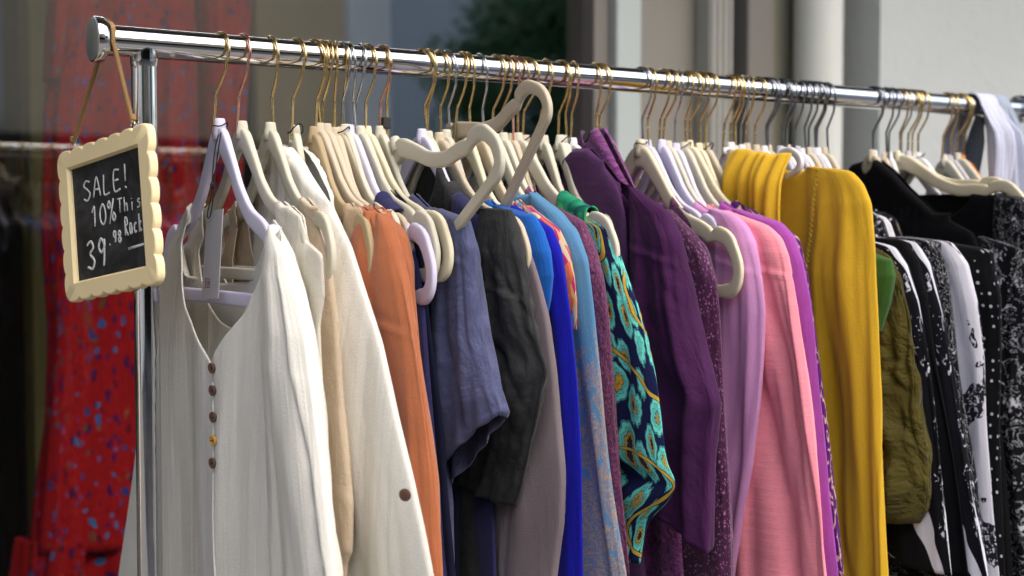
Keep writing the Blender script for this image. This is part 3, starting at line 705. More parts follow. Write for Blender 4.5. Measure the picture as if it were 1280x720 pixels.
def hanger(px, hook, body, label, group=None, yaw=None, roll=0.0, lift=0.0, tilt=0.0, size=None, slide=0.0, zs=1.0):
    X = railx(px); size = size or SIZE.get(px, .74 + rh.uniform(-.03, .03)); rt_ = rh.uniform(-2.2, 2.2); tilt = tilt if px in SIZE else tilt + rt_; lift = lift + (rh.uniform(-.003, .002) if px > 350 else 0); yaw = rh.uniform(-5, 5) if yaw is None else yaw
    t = empty('clothes_hanger', (X, 0, RAIL), R(yaw), label=label, cat='hanger', group=group)
    o = bpy.data.objects.new('hook', withmat(HK, hook)); C.objects.link(o); o.parent = t; o.rotation_euler = (R(rh.uniform(-3, 3)), R(rh.uniform(-4.5, 4.5)), R(rh.uniform(-15, 15)))
    b = bpy.data.objects.new('plastic_body', withmat(HB, body)); C.objects.link(b); b.parent = t
    piv = Vector((0, 0, -.088)); rm = Matrix.Rotation(R(-roll), 4, 'X') @ Matrix.Rotation(R(tilt), 4, 'Y')
    b.matrix_local = Matrix.Translation((0, -slide, lift)) @ Matrix.Translation(piv) @ rm @ Matrix.Diagonal((1, size, zs, 1)) @ Matrix.Translation(-piv)
    HX[px] = (X, roll, size, zs); return t
G_ALL = 'hangers hooked along the rack rail'
H = [
 (283, 'gold', 'h_lilac', 'lilac white hanger at the front, inside the cream button blouse', {'yaw': 2, 'zs': 1.16}),
 (311, 'rose', 'h_ivory', 'ivory hanger on the only pinkish hook near the sign, holding a cream tank top', {'yaw': 0}),
 (347, 'gold', 'h_ivory', 'off white hanger on a gold hook, third from the front of the rack', {'yaw': 0}),
 (378, 'gold', 'h_ivory', 'hanger whose neck sits in the collar of the cream gauze shirt', {'yaw': 4}),
 (402, 'gold', 'h_khaki', 'khaki hanger, first of the tight bunch of seven behind the gauze shirt', {}),
 (409, 'gold', 'h_beige', 'beige hanger, second of the bunch of seven, inside the first rust sweater', {}),
 (418, 'gold', 'h_beige', 'beige hanger, third of the bunch of seven, inside the middle rust sweater', {}),
 (429, 'gold', 'h_beige', 'beige hanger, fourth of the bunch of seven behind the gauze shirt', {}),
 (437, 'silver', 'h_beige', 'beige hanger on a silvery hook, fifth of the bunch of seven', {}),
 (442, 'gold', 'h_ivory', 'ivory hanger, sixth of the bunch of seven behind the gauze shirt', {}),
 (447, 'silver', 'h_lilac', 'lilac hanger with the navy strap, last of the bunch of seven', {'zs': 1.14, 'yaw': 0}),
 (460, 'silver', 'h_ivory', 'ivory hanger on the silver hook left of the rose gold hook', {'yaw': -2}),
 (468, 'gold', 'h_cream', 'cream hanger with its rounded near end showing beside the navy top', {'yaw': -1}),
 (486, 'rose', 'h_ivory', 'ivory hanger on the rose gold hook left of the tilted hangers', {}),
 (492, 'gold', 'h_ivory', 'empty ivory hanger tipped up on the hook with the black clip', {'roll': 32, 'yaw': -3, 'lift': -.012, 'slide': .030}),
 (538, 'gold', 'h_lilac', 'lilac hanger below the lower tipped hanger, first of its gold pair', {}),
 (546, 'gold', 'h_ivory', 'ivory hanger below the lower tipped hanger, second of its gold pair', {}),
 (560, 'gold', 'h_beige', 'beige hanger right of the gold pair, inside the azure top', {}),
 (569, 'silver', 'h_ivory', 'ivory hanger on a silvery hook left of the steep tipped hanger', {}),
 (587, 'gold', 'h_beige', 'empty beige hanger tipped up most steeply, crossing in front of the rail', {'roll': 47, 'yaw': -3, 'lift': .010, 'slide': -.022}),
 (595, 'gold', 'h_cream', 'cream hanger just behind the steeply tipped empty one', {}),
 (611, 'silver', 'h_beige', 'beige hanger on the lone silvery hook behind the tipped pair', {}),
 (630, 'gold', 'h_ivory', 'ivory hanger holding the blue woven kimono', {}),
 (641, 'gold', 'h_ivory', 'ivory hanger holding the plum tweed knit', {}),
 (652, 'rose', 'h_beige', 'beige hanger on the rose gold hook next to the paisley dress', {}),
 (659, 'gold', 'h_ivory', 'ivory hanger holding the paisley dress by its emerald yoke', {}),
 (669, 'gold', 'h_beige', 'beige hanger behind the paisley dress, nearest to its yoke', {}),
 (692, 'gold', 'h_ivory', 'ivory hanger, first of the four before the plum velvet top', {}),
 (712, 'gold', 'h_ivory', 'ivory hanger, second of the four before the plum velvet top', {'tilt': 3}),
 (716, 'gold', 'h_ivory', 'ivory hanger, third of the four before the plum velvet top', {'tilt': 4}),
 (728, 'gold', 'h_white', 'white hanger showing through two gaps of the plum velvet top', {'yaw': 0}),
 (755, 'gold', 'h_beige', 'hanger hidden inside the purple chenille cardigan', {}),
 (761, 'gold', 'h_beige', 'hanger of the plum sparkle sweater, behind the chenille', {}),
 (813, 'silver', 'h_cream', 'cream hanger with a black string and long bare near end', {'yaw': 0, 'zs': 1.16}),
 (822, 'gold', 'h_lilac', 'lilac white hanger holding the lilac sweater', {'yaw': 0}),
 (840, 'gold', 'h_lilac', 'lilac hanger, third of the row of nine over the lilac sweater', {}),
 (848, 'gold', 'h_ivory', 'ivory hanger holding the coral cardigan', {'yaw': 0}),
 (858, 'silver', 'h_lilac', 'lilac hanger on a silvery hook behind the coral cardigan', {}),
 (868, 'gold', 'h_ivory', 'ivory hanger holding the orchid blouse', {'yaw': 0}),
 (875, 'gold', 'h_cream', 'cream hanger holding the purple and gold brocade top', {}),
 (887, 'gold', 'h_cream', 'cream hanger next to the beige one with a dark string knot', {}),
 (896, 'gold', 'h_beige', 'beige hanger with a dark string knot left of the mustard cowl', {'yaw': 3, 'roll': 4, 'tilt': -5}),
 (922, 'gold', 'h_white', 'white hanger showing between cowl and shoulder of the mustard cardigan', {'roll': 26, 'yaw': 0, 'zs': .55}),
 (927, 'gold', 'h_white', 'white hanger, second of the six gold hooks over the mustard cardigan', {}),
 (932, 'gold', 'h_ivory', 'ivory hanger, third of the six gold hooks over the mustard cardigan', {}),
 (941, 'silver', 'h_white', 'white hanger, fourth of the six hooks over the mustard cardigan', {}),
 (947, 'gold', 'h_beige', 'beige hanger holding the bottle green top', {'yaw': 0}),
 (959, 'gold', 'h_beige', 'beige hanger holding the crumpled olive tunic', {'yaw': 0}),
]
ordn = ['first', 'second', 'third', 'fourth', 'fifth', 'sixth', 'seventh', 'eighth', 'ninth', 'tenth', 'eleventh']
for i, px in enumerate((969, 974, 989, 994, 998, 1010, 1016, 1024, 1030, 1036, 1045)):
    H.append((px, 'dark', ['h_white', 'h_beige', 'h_grey'][i % 3], ordn[i] + ' from the left of the eleven steel hooks over the mustard shoulder', {}))
for i, px in enumerate((1104, 1107, 1120, 1126)):
    H.append((px, 'dark', 'h_white' if i % 2 else 'h_beige', ordn[i] + ' from the left of the four steel hooks in the black tops', {'yaw': 0}))
for i, px in enumerate((1137, 1141, 1150, 1155, 1162)):
    kw = {'roll': 17, 'yaw': 0} if i == 0 else ({'roll': 13, 'yaw': 0, 'zs': .75} if i == 1 else {'roll': 4})
    H.append((px, ['gold', 'silver', 'gold', 'gold', 'gold'][i], ['h_cream', 'h_cream', 'h_grey', 'h_ivory', 'h_white'][i],
              ['large cream hanger with a bare arm reaching right to the black floral dress', 'cream hanger just under the large bare arm of its neighbour', 'grey hanger in the middle of the five gold hooks at the far end', 'ivory hanger, fourth of the five gold hooks at the far end', 'white hanger, last of the five gold hooks at the far end'][i], kw))
for i, px in enumerate((1195, 1202, 1212, 1218)):
    H.append((px, 'gold', ['h_ivory', 'h_grey', 'h_ivory', 'h_orange'][i], ['ivory hanger, first of the last four before the pale blue shirts', 'grey hanger, second of the last four before the pale blue shirts', 'ivory hanger in front of the orange wooden hanger', 'orange wooden hanger beside the pale blue shirts'][i], {'roll': 6}))
hang_obj = {}
for px, hook, body, label, kw in H: hang_obj[px] = hanger(px, hook, body, label, G_ALL, **kw)
# black clip on one hook, string loops on some necks
MBc = MB().box(-.005, .005, -.006, .006, -.0795, -.066).build('size_clip', M['seal'], hang_obj[492], False); bevel(MBc, .0012)
for px in (283, 378, 437, 669, 716, 813, 868, 896, 1162):
    s_ = MB(); r_ = random.Random(px); ph = r_.uniform(0, 3)
    pts = [(.008 * math.cos(a) , -.010 * math.sin(a) - .001, -.086 - .003 * math.cos(a * 2 + ph) + .004 * math.sin(a)) for a in np.linspace(0, 2 * PI, 24, endpoint=False)]
    s_.tube(pts, .0008, 6, closed=True); s_.build('string_loop', M['black_string'], hang_obj[px])

# ------------------------------------------------------------------ garments
def poly(pts, X):
    return np.array([onx(a, b, X) for a, b in pts])
def garment(hk, name, label, cat, mat, out, sleeve=True, us=.165, wsh=None, wn=.11, nf=.09, nb=.02, hem=-1.30, T1=.024, amp=.012, sw=.115, sa=.026, cuff=None, slant=0.0,
            bw=None, seed=None, far=None, front=None, back=None, freq=7.0, samp=.010, g0=0.0, ncr=9, scr=0, seams=(), sfreq=2.2, szf=4.5, group=None, top=None, dxs=0.0, X=None, wlist=None, alist=None, body=True, T0=.0085, bodymat=None, pinch=None, both=True, tilt=0.0, leanx=0.0):
    roll, hs_, zs_ = 0.0, .78, 1.0
    if X is None: X, roll, hs_, zs_ = HX[hk]
    if hs_ > .9: hs_ = .88
    vd = np.array((X - CAM[0], -.15 - CAM[1])); vd /= np.linalg.norm(vd); vx, vy = vd
    seed = hk if seed is None else seed
    tr = math.tan(R(roll)) * .8
    t = empty(name, (X, 0, RAIL), R(tilt), label=label, cat=cat, group=group)
    O = poly(out, X)                                     # (u, z) going down
    zsh = lambda u: -.088 + (htop(np.asarray(u) / hs_) + .088) * zs_ + tr * u + .0045
    if top is not None:
        tp = poly(top, X); o_ = np.argsort(tp[:, 0]); tu, tz = tp[o_, 0], tp[o_, 1]
        zsh = lambda u: np.where(np.asarray(u) > tu[0], np.interp(u, tu, tz), np.interp(-np.asarray(u), tu, tz))
    if wsh is None: wsh = us + .012 if sleeve else max(wn + .02, O[0, 0])
    # ---- body
    if sleeve:
        zb = [0, -.19, -.30, -.45, -.7, -1.1]; ub = [wsh, wsh, wsh - .005, wsh + .0, wsh + .015, wsh + .03]
        if bw: zb, ub = [0] + [b[0] for b in bw], [wsh] + [b[1] for b in bw]
    else:
        zb = [0, float(zsh(wsh)) - .002] + list(O[:, 1]); ub = [wsh, wsh] + list(O[:, 0])
        sl = (ub[-1] - ub[-2]) / (zb[-1] - zb[-2]) if zb[-1] != zb[-2] else 0
        sl = min(max(sl, -.25), .05)
        vv_ = np.linspace(0, 1, 60); pr_ = np.clip(1 - vv_ ** 2.8, 0, 1) ** .75
        for i in range(2, len(ub)):
            Ti = T1 * float(sst(max(0, float(zsh(wsh)) - zb[i] + .05) / .22)) + .3 * amp; o0 = ub[i]
            for _ in range(6): ub[i] = max(.035, ub[i] - .7 * (max(vy * Ti * pr_ + vx * ub[i] * vv_) - vx * o0) / vx)
        if zb[-1] > hem: ub.append(ub[-1] + sl * (hem - zb[-1])); zb.append(hem)
    zb, ub = np.array(zb), np.array(ub); oo = np.argsort(zb, kind='stable'); fW = lambda z: np.interp(z, zb[oo], ub[oo])
    if far is not None:
        Fp = poly(far, X); fo = np.argsort(Fp[:, 1]); fF = lambda z: np.interp(z, Fp[fo, 1], -Fp[fo, 0])
    else: fF = fW
    def vline(pts, sg):
        y0, y1 = min(p[1] for p in pts), max(p[1] for p in pts)
        return np.array([onx(a, b, X + sg * (T0 * .6 + (T1 * .75 - T0 * .6) * ((b - y0) / (y1 - y0)))) for a, b in pts])
    fp = vline(front, -1) if front else None; bp = vline(back, 1) if back else None
    def edge(u, depth, pl):
        z = zsh(u)
        if pl is not None:
            o_ = np.argsort(pl[:, 0]); w = (u > pl[o_[0], 0]) & (u < pl[o_[-1], 0]); return np.where(w, np.interp(u, pl[o_, 0], pl[o_, 1]), z)
        w = np.abs(u) < wn; base = float(np.interp(wn, [0, 1], [0, 1])); zz = zsh(np.sign(u) * wn) - depth * np.sqrt(np.clip(1 - (np.abs(u) / wn) ** 2, 0, 1)); return np.where(w, zz, z)
    if body:
        far_w = float(fF(-.19)) if far is not None else wsh
        uu = np.linspace(-far_w, wsh, 900); ze = edge(uu, nf, fp); s = np.concatenate([[0], np.cumsum(np.hypot(np.diff(uu), np.diff(ze)))])
        nc = 84; cu = np.interp(np.linspace(0, s[-1], nc), s, uu); v = np.where(cu > 0, cu / wsh, cu / far_w)
        zt = [edge(cu, nf, fp), edge(cu, nb, bp)]; nr = 74
        tt = np.linspace(0, 1, nr) ** 1.25
        Z = [z0[None, :] + (hem - z0[None, :]) * tt[:, None] for z0 in zt]
        P = np.zeros((nr, 2 * nc - 2, 3)); UVv = np.zeros((nr, 2 * nc - 1, 2)); vv = np.broadcast_to(v, (nr, nc))
        for side in (0, 1):
            z = Z[side]; dep = np.maximum(0, zsh(cu)[None, :] - z)
            wid = np.where(vv > 0, fW(z), fF(z)) if far is not None else fW(z)
            topmask = sst(dep / .02)
            # keep the very top on the hanger, then follow the outline
            base_w = np.where(vv > 0, wsh, far_w); wid = base_w * (1 - topmask) + wid * topmask
            u = vv * wid; T = T0 + (T1 - T0) * sst(dep / .22); prof = np.clip(1 - np.abs(vv) ** 2.8, 0, 1) ** .75
            A = amp * (g0 + (1 - g0) * sst(dep / .28)); sg = -1 if side == 0 else 1
            f = noise(vv * freq * .5 + seed * .37, z * 1.3 + seed, side * 7.3) + .55 * noise(vv * freq * 1.2 + seed, z * 2.2 + side, 3.3 + seed) + .22 * noise(vv * freq * 2.6, z * 3.5 + seed, side)
            f = np.where(f > 0, f, f * 1.3)
            f = .5 * f + .75 * creases(u, z, float(zsh(wsh)), seed + side * 3.1, ncr, (-.2, .2), (.006, .018) if ncr > 9 else (.008, .022))
            x = sg * T * prof + A * f * (1 - np.abs(vv) ** 8) + .35 * A * noise(z * 5 + seed, vv * 0 + .5, 1.5) + leanx * dep
            u = u + .006 * noise(z * 7 + seed, vv * 2 + 4.1, 2.2) * np.abs(vv) ** 3 * topmask
            closed = (np.abs(cu) >= wn) if fp is None else ((cu >= fp[:, 0].max() - .004) | (cu <= fp[:, 0].min() + .004)); x[0, closed] *= .35
            cols = list(range(nc)) if side == 0 else list(range(nc - 2, 0, -1)); off = 0 if side == 0 else nc
            for q, cidx in enumerate(cols):
                P[:, off + q, 0] = x[:, cidx]; P[:, off + q, 1] = -u[:, cidx]; P[:, off + q, 2] = z[:, cidx]
                UVv[:, off + q, 0] = u[:, cidx] * (1 if side == 0 else -1) + (0 if side == 0 else .9); UVv[:, off + q, 1] = z[:, cidx]
        UVv[:, -1] = UVv[:, 0]; UVv[:, -1, 0] = UVv[:, -2, 0] + .01
        V, Fc, UV = grid(nr, 2 * nc - 2, P, UVv, True)
        o = mesh('body', V, Fc, M[bodymat or mat], t, True, UV); solid(o, .0014)
    # ---- sleeves: hanging tubes, sliced level by level
    if sleeve:
        z0 = float(zsh(us)) + .002; zc = O[-1, 1] if cuff is None else cuff
        for sgn in (1, -1) if both else (1,):
            oz = np.concatenate([[z0], O[:, 1]]); ou = np.concatenate([[us], O[:, 0]])
            keep = [0]
            for i in range(1, len(oz)):
                if oz[i] < oz[keep[-1]] - .002: keep.append(i)
            oz, ou = oz[keep], ou[keep]
            if oz[-1] > zc + .001: sl = (ou[-1] - ou[-2]) / (oz[-1] - oz[-2]); ou = np.append(ou, ou[-1] + sl * (zc - oz[-1])); oz = np.append(oz, zc)
            # a smooth outer line
            nsl = 120; zs = z0 + (zc - z0) * np.linspace(0, 1, nsl) ** 1.35
            fo = np.interp(zs, oz[::-1], ou[::-1]); 
            for _ in range(2): fo[1:-1] = .25 * fo[:-2] + .5 * fo[1:-1] + .25 * fo[2:]
            dep = z0 - zs; L = z0 - zc
            wl = wlist or [(0, .0), (.02, .035), (.06, .075), (.12, sw), (.25, sw), (.45, sw * .85), (.8, sw * .7)]
            al = alist or [(0, .0055), (.015, .010), (.05, .016), (.14, sa * .85), (.3, sa * .75), (.6, sa * .62)]
            wd = np.interp(dep, [a for a, _ in wl], [b for _, b in wl]); ha = np.interp(dep, [a for a, _ in al], [b for _, b in al])
            if pinch: 
                for pz, pw, pk in pinch: g = np.exp(-((zs - pz) / pw) ** 2); ha = ha * (1 - pk * g)
            hb = np.maximum(.004, wd / 2); ea = ha * .97 + samp * .35 * sst(dep / .12); fo = fo - ((np.sqrt((vy * ea) ** 2 + (vx * hb) ** 2) - vx * hb) / vx + dxs * sst(dep / .12) * vy / vx) * sst(dep / .05 + .25)
            fi = np.minimum(us, fo - wd); n = 84; th = np.linspace(0, 2 * PI, n, endpoint=False); c, s = np.cos(th), np.sin(th)
            ZZ, TT = np.meshgrid(zs, th, indexing='ij'); CR = creases(TT * .055, ZZ, z0 - .02, seed + sgn * 1.7, 13, (0, .3456), (.004, .012), .12, .3456, .2)
            P = np.zeros((nsl, n, 3)); U = np.zeros((nsl, n + 1, 2))
            for i in range(nsl):
                cu_, hu = (fo[i] + fi[i]) / 2, (fo[i] - fi[i]) / 2 + .0012; z = zs[i]; a = sst(dep[i] / .12)
                f = noise(c * sfreq + 9 + seed, s * sfreq + sgn * 3, z * szf + seed * .7) + .6 * noise(c * sfreq * 2.4 + seed, s * sfreq * 2.4 + 2, z * szf * 1.6 + sgn)
                f = .5 * f + 1.15 * CR[i]
                if scr: f = f + scr * (1 - 2 * np.abs(noise(c * 1.6 + seed, s * 1.6, z * 34 + 2.5 * c))) * (.4 + .6 * sst((noise(z * 7 + seed, .5) + .2) * 2))
                for sz_ in seams:
                    e = (z - (z0 - sz_)) + .012 * c; f = f - .22 * np.exp(-(e / .0035) ** 2) + .10 * np.exp(-((e - .008) / .006) ** 2)
                f2 = noise(th * 0 + .3, th * 0 + seed, z * 6 + sgn)
                u = cu_ + hu * np.sign(c) * np.abs(c) ** .9 * (1 + .035 * a * f) + .004 * a * f2
                x = dxs * a + ha[i] * np.sign(s) * np.abs(s) ** (.8 + .5 * a) + samp * a * f * (np.abs(s) + .15) + leanx * dep[i]
                P[i, :, 0] = x; P[i, :, 1] = -sgn * u; P[i, :, 2] = z + slant * (dep[i] / L) ** 4 * c
                U[i, :, 0] = np.linspace(0, 2 * PI, n + 1) * .05 + sgn * 1.7; U[i, :, 1] = z
            V, Fc, UV = grid(nsl, n, P, U, True)
            if sgn < 0: Fc = [f[::-1] for f in Fc]; UV = [q for k_ in range(0, len(UV), 4) for q in UV[k_:k_ + 4][::-1]]
            o = mesh('sleeve', V, Fc, M[mat], t, True, UV); solid(o, .0014)
    return t
def ring(t, name, mat, cu, cz, ru, rx, hh, seed=0, lean=0.0, flare=.0, amp=.003, tiltu=0.0):
    """a collar: short standing tube round the neck"""
    rows = []
    for s in np.linspace(0, 1, 12):
        rows.append((cz + hh * (1 - s), cu, ru * (1 + flare * s), rx * (1 + flare * s), lean * s, 1))
    o = loft(name, rows, M[mat], t, 60, amp, seed, 3, 9, .002)
    me = o.data
    for v in me.vertices: v.co.z += tiltu * (-v.co.y - cu)
    return o
def strap(t, name, mat, X, u0, u1, hh, szp=(1, 1), seed=0, hw=.0085, spread=.012, sag=0.0):
    """cloth laid over a hanger's arm between u0 and u1, hanging down hh on both sides"""
    sz, zz_ = szp; prof = []
    for q in np.linspace(0, 1, 18): prof.append((-(hw + spread * (1 - q) ** .7), -hh * (1 - q)))
    for a in np.linspace(PI, 0, 9)[1:-1]: prof.append((hw * math.cos(a), hw * .9 * math.sin(a)))
    for q in np.linspace(0, 1, 18): prof.append((hw + spread * q ** .7, -hh * q))
    nr, nc = len(prof), 30; P = np.zeros((nr, nc, 3)); U = np.zeros((nr, nc, 2))
    for j in range(nc):
        w = j / (nc - 1); u = u0 + (u1 - u0) * w; zt = -.088 + (float(htop(u / sz)) + .088) * zz_
        for i, (x, z) in enumerate(prof):
            d = min(1, max(0, -z) / .06); f = float(noise(w * 3.5 + seed, z * 6, seed * .7)) + .5 * float(noise(w * 9 + seed, z * 9, 3.1))
            P[i, j] = (x + .007 * f * (d + .15), -(u + sag * max(0, -z) + .004 * f * d), zt + z - .0015); U[i, j] = (u, zt + z * (1 if i < nr / 2 else -1))
    V, Fc, UV = grid(nr, nc, P, U, False); o = mesh(name, V, Fc, M[mat], t, True, UV); solid(o, .002); return o
def stitch(t, name, mat, pts, r=.0011):
    return MB().tube(catmull(pts, 4), r, 6).build(name, mat, t)

# 1 cream blouse at the front
g1 = garment(283, 'cream_blouse', 'cream gauze blouse with a deep V neck and five dark buttons, frontmost on the rack', 'blouse', 'c_cream',
    [(352, 281), (366, 318), (381, 365), (394, 420), (402, 480), (408, 550), (415, 620), (421, 690), (426, 740), (430, 800)], us=.145, wsh=.168, sw=.135, sa=.026, dxs=-.004, T1=.028, amp=.0075, freq=4.5, samp=.008, T0=.012,
    far=[(232, 268), (224, 280), (208, 305), (201, 350), (197, 400), (189, 460), (177, 540), (163, 620), (148, 715), (140, 800)],
    front=[(236, 271), (243, 330), (248, 385), (257, 425), (268, 455), (286, 420), (303, 392), (320, 345), (332, 308), (343, 283)],
    back=[(238, 275), (246, 318), (262, 345), (280, 355), (305, 352), (325, 325), (343, 285)], bw=[(-.19, .168), (-.3, .175), (-.45, .185), (-.7, .20), (-1.1, .22)], both=False, hem=-1.15,
    wlist=[(0, 0), (.02, .03), (.06, .06), (.12, .085), (.22, .105), (.35, .125), (.6, .15)])
X1 = HX[283][0]
from mathutils.bvhtree import BVHTree
def on_cloth(thing_, u, z, name='body'):
    o = [c for c in thing_.children if c.name.split('.')[0] == name][0]
    bv = BVHTree.FromPolygons([v.co for v in o.data.vertices], [tuple(p.vertices) for p in o.data.polygons]); h = bv.ray_cast(Vector((-.3, -u, z)), Vector((1, 0, 0)))
    return (h[0].x if h[0] else -.03) - .0008
for i, (a, b) in enumerate(((266, 460), (268.5, 488), (271, 521), (273, 550), (273.5, 578))):
    u, z = onx(a, b, X1 - .03)
    bt = MB(); bt.lathe([(.0030, -.0012), (.0052, -.0016), (.0058, -.0006), (.0058, .0008), (.0045, .0016), (.0035, .0010), (.0001, .0009)], (0, 0, 0), 'X', 24)
    o = bt.build('button', M['bamber'] if i == 3 else M['bwood'], g1, loc=(on_cloth(g1, u, z) - .0030, -u, z)); o.rotation_euler = (0, R(3), R(180 + 14)); smoothflat(o)
    for q in (-1, 1): MB().lathe([(.0008, .0006), (.0008, .0016)], (0, q * .0016, 0), 'X', 8).build('button_hole', M['seal'], o)
# placket edge
pl = [(268, 478), (269.5, 500), (272, 540), (274.5, 590), (277, 650), (280, 720), (283, 790)]
def plk(a, b):
    o_ = .0055 + .0175 * min(1.15, (b - 271) / 184); u, z = onx(a, b, X1 - o_ - .001); return (on_cloth(g1, u, z), -u, z)
stitch(g1, 'placket', M['c_cream'], [plk(a, b) for a, b in pl], .0015)
# price tag
tg = empty('price_tag', (X1 - .014, 0, RAIL), label='grey card price tag on a black string in the neck of the cream blouse', cat='price tag')
q = [onx(a, b, X1 - .014) for a, b in ((259, 263), (279, 261), (273, 373), (252, 374))]
V = [(-.0004, -p[0], p[1]) for p in q] + [(.0004, -p[0], p[1]) for p in q]
mesh('card', V, [(0, 1, 2, 3), (7, 6, 5, 4), (0, 4, 5, 1), (1, 5, 6, 2), (2, 6, 7, 3), (3, 7, 4, 0)], M['tag'], tg, False)
def onplate(a, b, x): p = onx(a, b, X1 - .0146); return (x, -p[0], p[1])
def strip(name, mat, a0, b0, a1, b1, w):
    p = [onplate(a0, b0, -.0007), onplate(a1, b1, -.0007), onplate(a1, b1 + w, -.0007), onplate(a0, b0 + w, -.0007)]; mesh(name, p + [(x + .0002, y, z) for x, y, z in p], [(0, 1, 2, 3), (7, 6, 5, 4), (0, 4, 5, 1), (1, 5, 6, 2), (2, 6, 7, 3), (3, 7, 4, 0)], mat, tg, False)
strip('red_line', M['tag_red'], 256.5, 348, 263, 348, 1.0); strip('red_line', M['tag_red'], 256, 358, 262.5, 358.5, 1.2)
for d in range(4): strip('barcode_mark', M['tag_print'], 256.6 + d * 1.7, 351, 257.4 + d * 1.7, 351, 5.5)
sp = [onplate(a, b, -.004) for a, b in ((277, 168), (272, 190), (269, 225), (268, 245), (264, 262), (263, 272), (267, 268), (271, 240), (273, 215), (277, 185), (280, 166))]
MB().tube(catmull(sp, 5), .0007, 6).build('string', M['black_string'], tg)
kn = onplate(270, 232, -.004); MB().lathe([(.0005, -.004), (.003, -.002), (.0032, .002), (.0005, .004)], kn, 'Z', 10).build('knot', M['black_string'], tg)

# 2..4 cream things
garment(311, 'cream_tank_top', 'cream sleeveless top with a loose rounded armhole behind the front blouse', 'top', 'c_cream2', [(386, 287), (402, 318), (405, 370), (399, 408), (401, 450), (406, 520), (412, 600), (420, 720)], sleeve=False, wsh=.168, wn=.105, nf=.14, nb=.12, T1=.016, amp=.007, hem=-.8)
garment(347, 'peach_gauze_top', 'pale peach gauze top between the cream tank and the gauze shirt', 'top', 'c_peach', [(398, 285), (412, 330), (420, 400), (428, 480), (438, 560), (443, 630), (440, 690), (434, 705)], sleeve=False, wsh=.13, wn=.09, nf=.2, nb=.1, T1=.016, amp=.008, hem=-.56)
g4 = garment(378, 'gauze_shirt', 'cream crinkled gauze shirt with one dark button tab on its long sleeve', 'shirt', 'c_cream', [(441, 310), (461, 370), (481, 430), (501, 520), (521, 600), (536, 670), (546, 725), (556, 800)], sleeve=False, wsh=.092, wn=.003, nf=.0, nb=.0, T1=.026, amp=.013, freq=9, hem=-1.1, g0=.35, ncr=15,
    top=[(350, 184), (362, 181), (374, 186), (388, 204), (402, 230), (416, 258)], T0=.018)
X4 = HX[378][0]
u, z = onx(511, 618, X4 - .03); bt = MB().lathe([(.0030, -.0012), (.0055, -.0016), (.0062, -.0004), (.0062, .0008), (.0045, .0018), (.0001, .0012)], (0, 0, 0), 'X', 24).build('button', M['bwood'], g4, loc=(-.034, -u, z)); bt.rotation_euler = (0, R(5), R(215)); smoothflat(bt)
# rust
garment(402, 'tan_vest', 'thin tan sleeveless vest edge squeezed before the rust sweaters', 'vest', 'c_tan', [(441, 262), (450, 295), (453, 330), (452, 400), (455, 520), (470, 720)], sleeve=False, wsh=.12, wn=.09, nf=.1, T1=.008, amp=.004)
RG = 'rust sweaters hanging in a bunch'
garment(409, 'rust_sweater', 'rust sweater nearest to the cream gauze shirt', 'sweater', 'c_rust', [(456, 263), (470, 285), (480, 318), (487, 380), (497, 470), (510, 570), (522, 680), (530, 760)], us=.125, wsh=.14, wn=.098, nf=.1, T1=.011, amp=.006, sw=.12, sa=.015, samp=.006, group=RG, seed=11, seams=(.09,))
garment(418, 'rust_sweater', 'rust sweater with the widest visible sleeve, in front of the navy top', 'sweater', 'c_rust', [(478, 265), (490, 282), (501, 308), (511, 350), (525, 440), (538, 530), (547, 600), (553, 700), (554, 780)], us=.135, wsh=.15, wn=.098, nf=.1, T1=.011, amp=.006, sw=.13, sa=.017, samp=.008, group=RG, seed=23, dxs=-.003, seams=(.115,))
garment(429, 'rust_sweater', 'rust sweater showing only a narrow dark shoulder sliver before the navy top', 'sweater', 'c_rust', [(492, 276), (508, 295), (517, 330), (521, 380), (526, 440), (535, 540), (540, 640), (545, 740)], us=.125, wsh=.14, wn=.1, nf=.1, T1=.010, amp=.005, sw=.11, sa=.013, samp=.005, group=RG, seed=31)
# navy, slate, charcoal
g = garment(447, 'navy_tank_top', 'navy linen tank top with a wide strap over the lilac hanger', 'top', 'c_navy', [(492, 238), (506, 270), (520, 320), (528, 380), (534, 460), (542, 560), (560, 720)], sleeve=False, wsh=.115, wn=.078, nf=.12, nb=.1, T1=.012, amp=.007)
strap(g, 'strap', 'c_navy', HX[447][0], .083, .118, .16, (.98, 1.14), 3, .0095, .01, .1)
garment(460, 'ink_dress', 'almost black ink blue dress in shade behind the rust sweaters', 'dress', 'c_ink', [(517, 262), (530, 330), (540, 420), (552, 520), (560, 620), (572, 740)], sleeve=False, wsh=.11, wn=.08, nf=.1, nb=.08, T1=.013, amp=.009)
g = garment(492, 'slate_linen_shirt', 'washed slate blue linen shirt with wide turned short sleeves', 'shirt', 'c_slate', [(566, 250), (586, 274), (598, 310), (604, 360), (612, 410), (622, 470), (630, 525), (634, 560), (630, 580)], us=.128, wsh=.14, wn=.075, nf=.1, nb=.05, T1=.022, amp=.012, sw=.12, sa=.026, samp=.012, slant=.050, dxs=.002, seams=(.05,), X=railx(489),
    bw=[(-.19, .14), (-.3, .13), (-.42, .125), (-.5, .15), (-.56, .155), (-.7, .16), (-1.1, .2)], wlist=[(0, 0), (.02, .03), (.06, .07), (.12, .09), (.22, .105), (.30, .13), (.40, .15)])
g = garment(538, 'slate_tank_top', 'dark slate top with a narrow strap behind the slate linen shirt', 'top', 'c_navy', [(588, 246), (600, 268), (606, 310), (604, 340), (608, 420), (612, 520), (620, 720)], sleeve=False, wsh=.105, wn=.08, nf=.1, nb=.08, T1=.010, amp=.006)
strap(g, 'strap', 'c_navy', HX[538][0], .085, .125, .14, (.84, 1), 5, .0095, .01, .1)
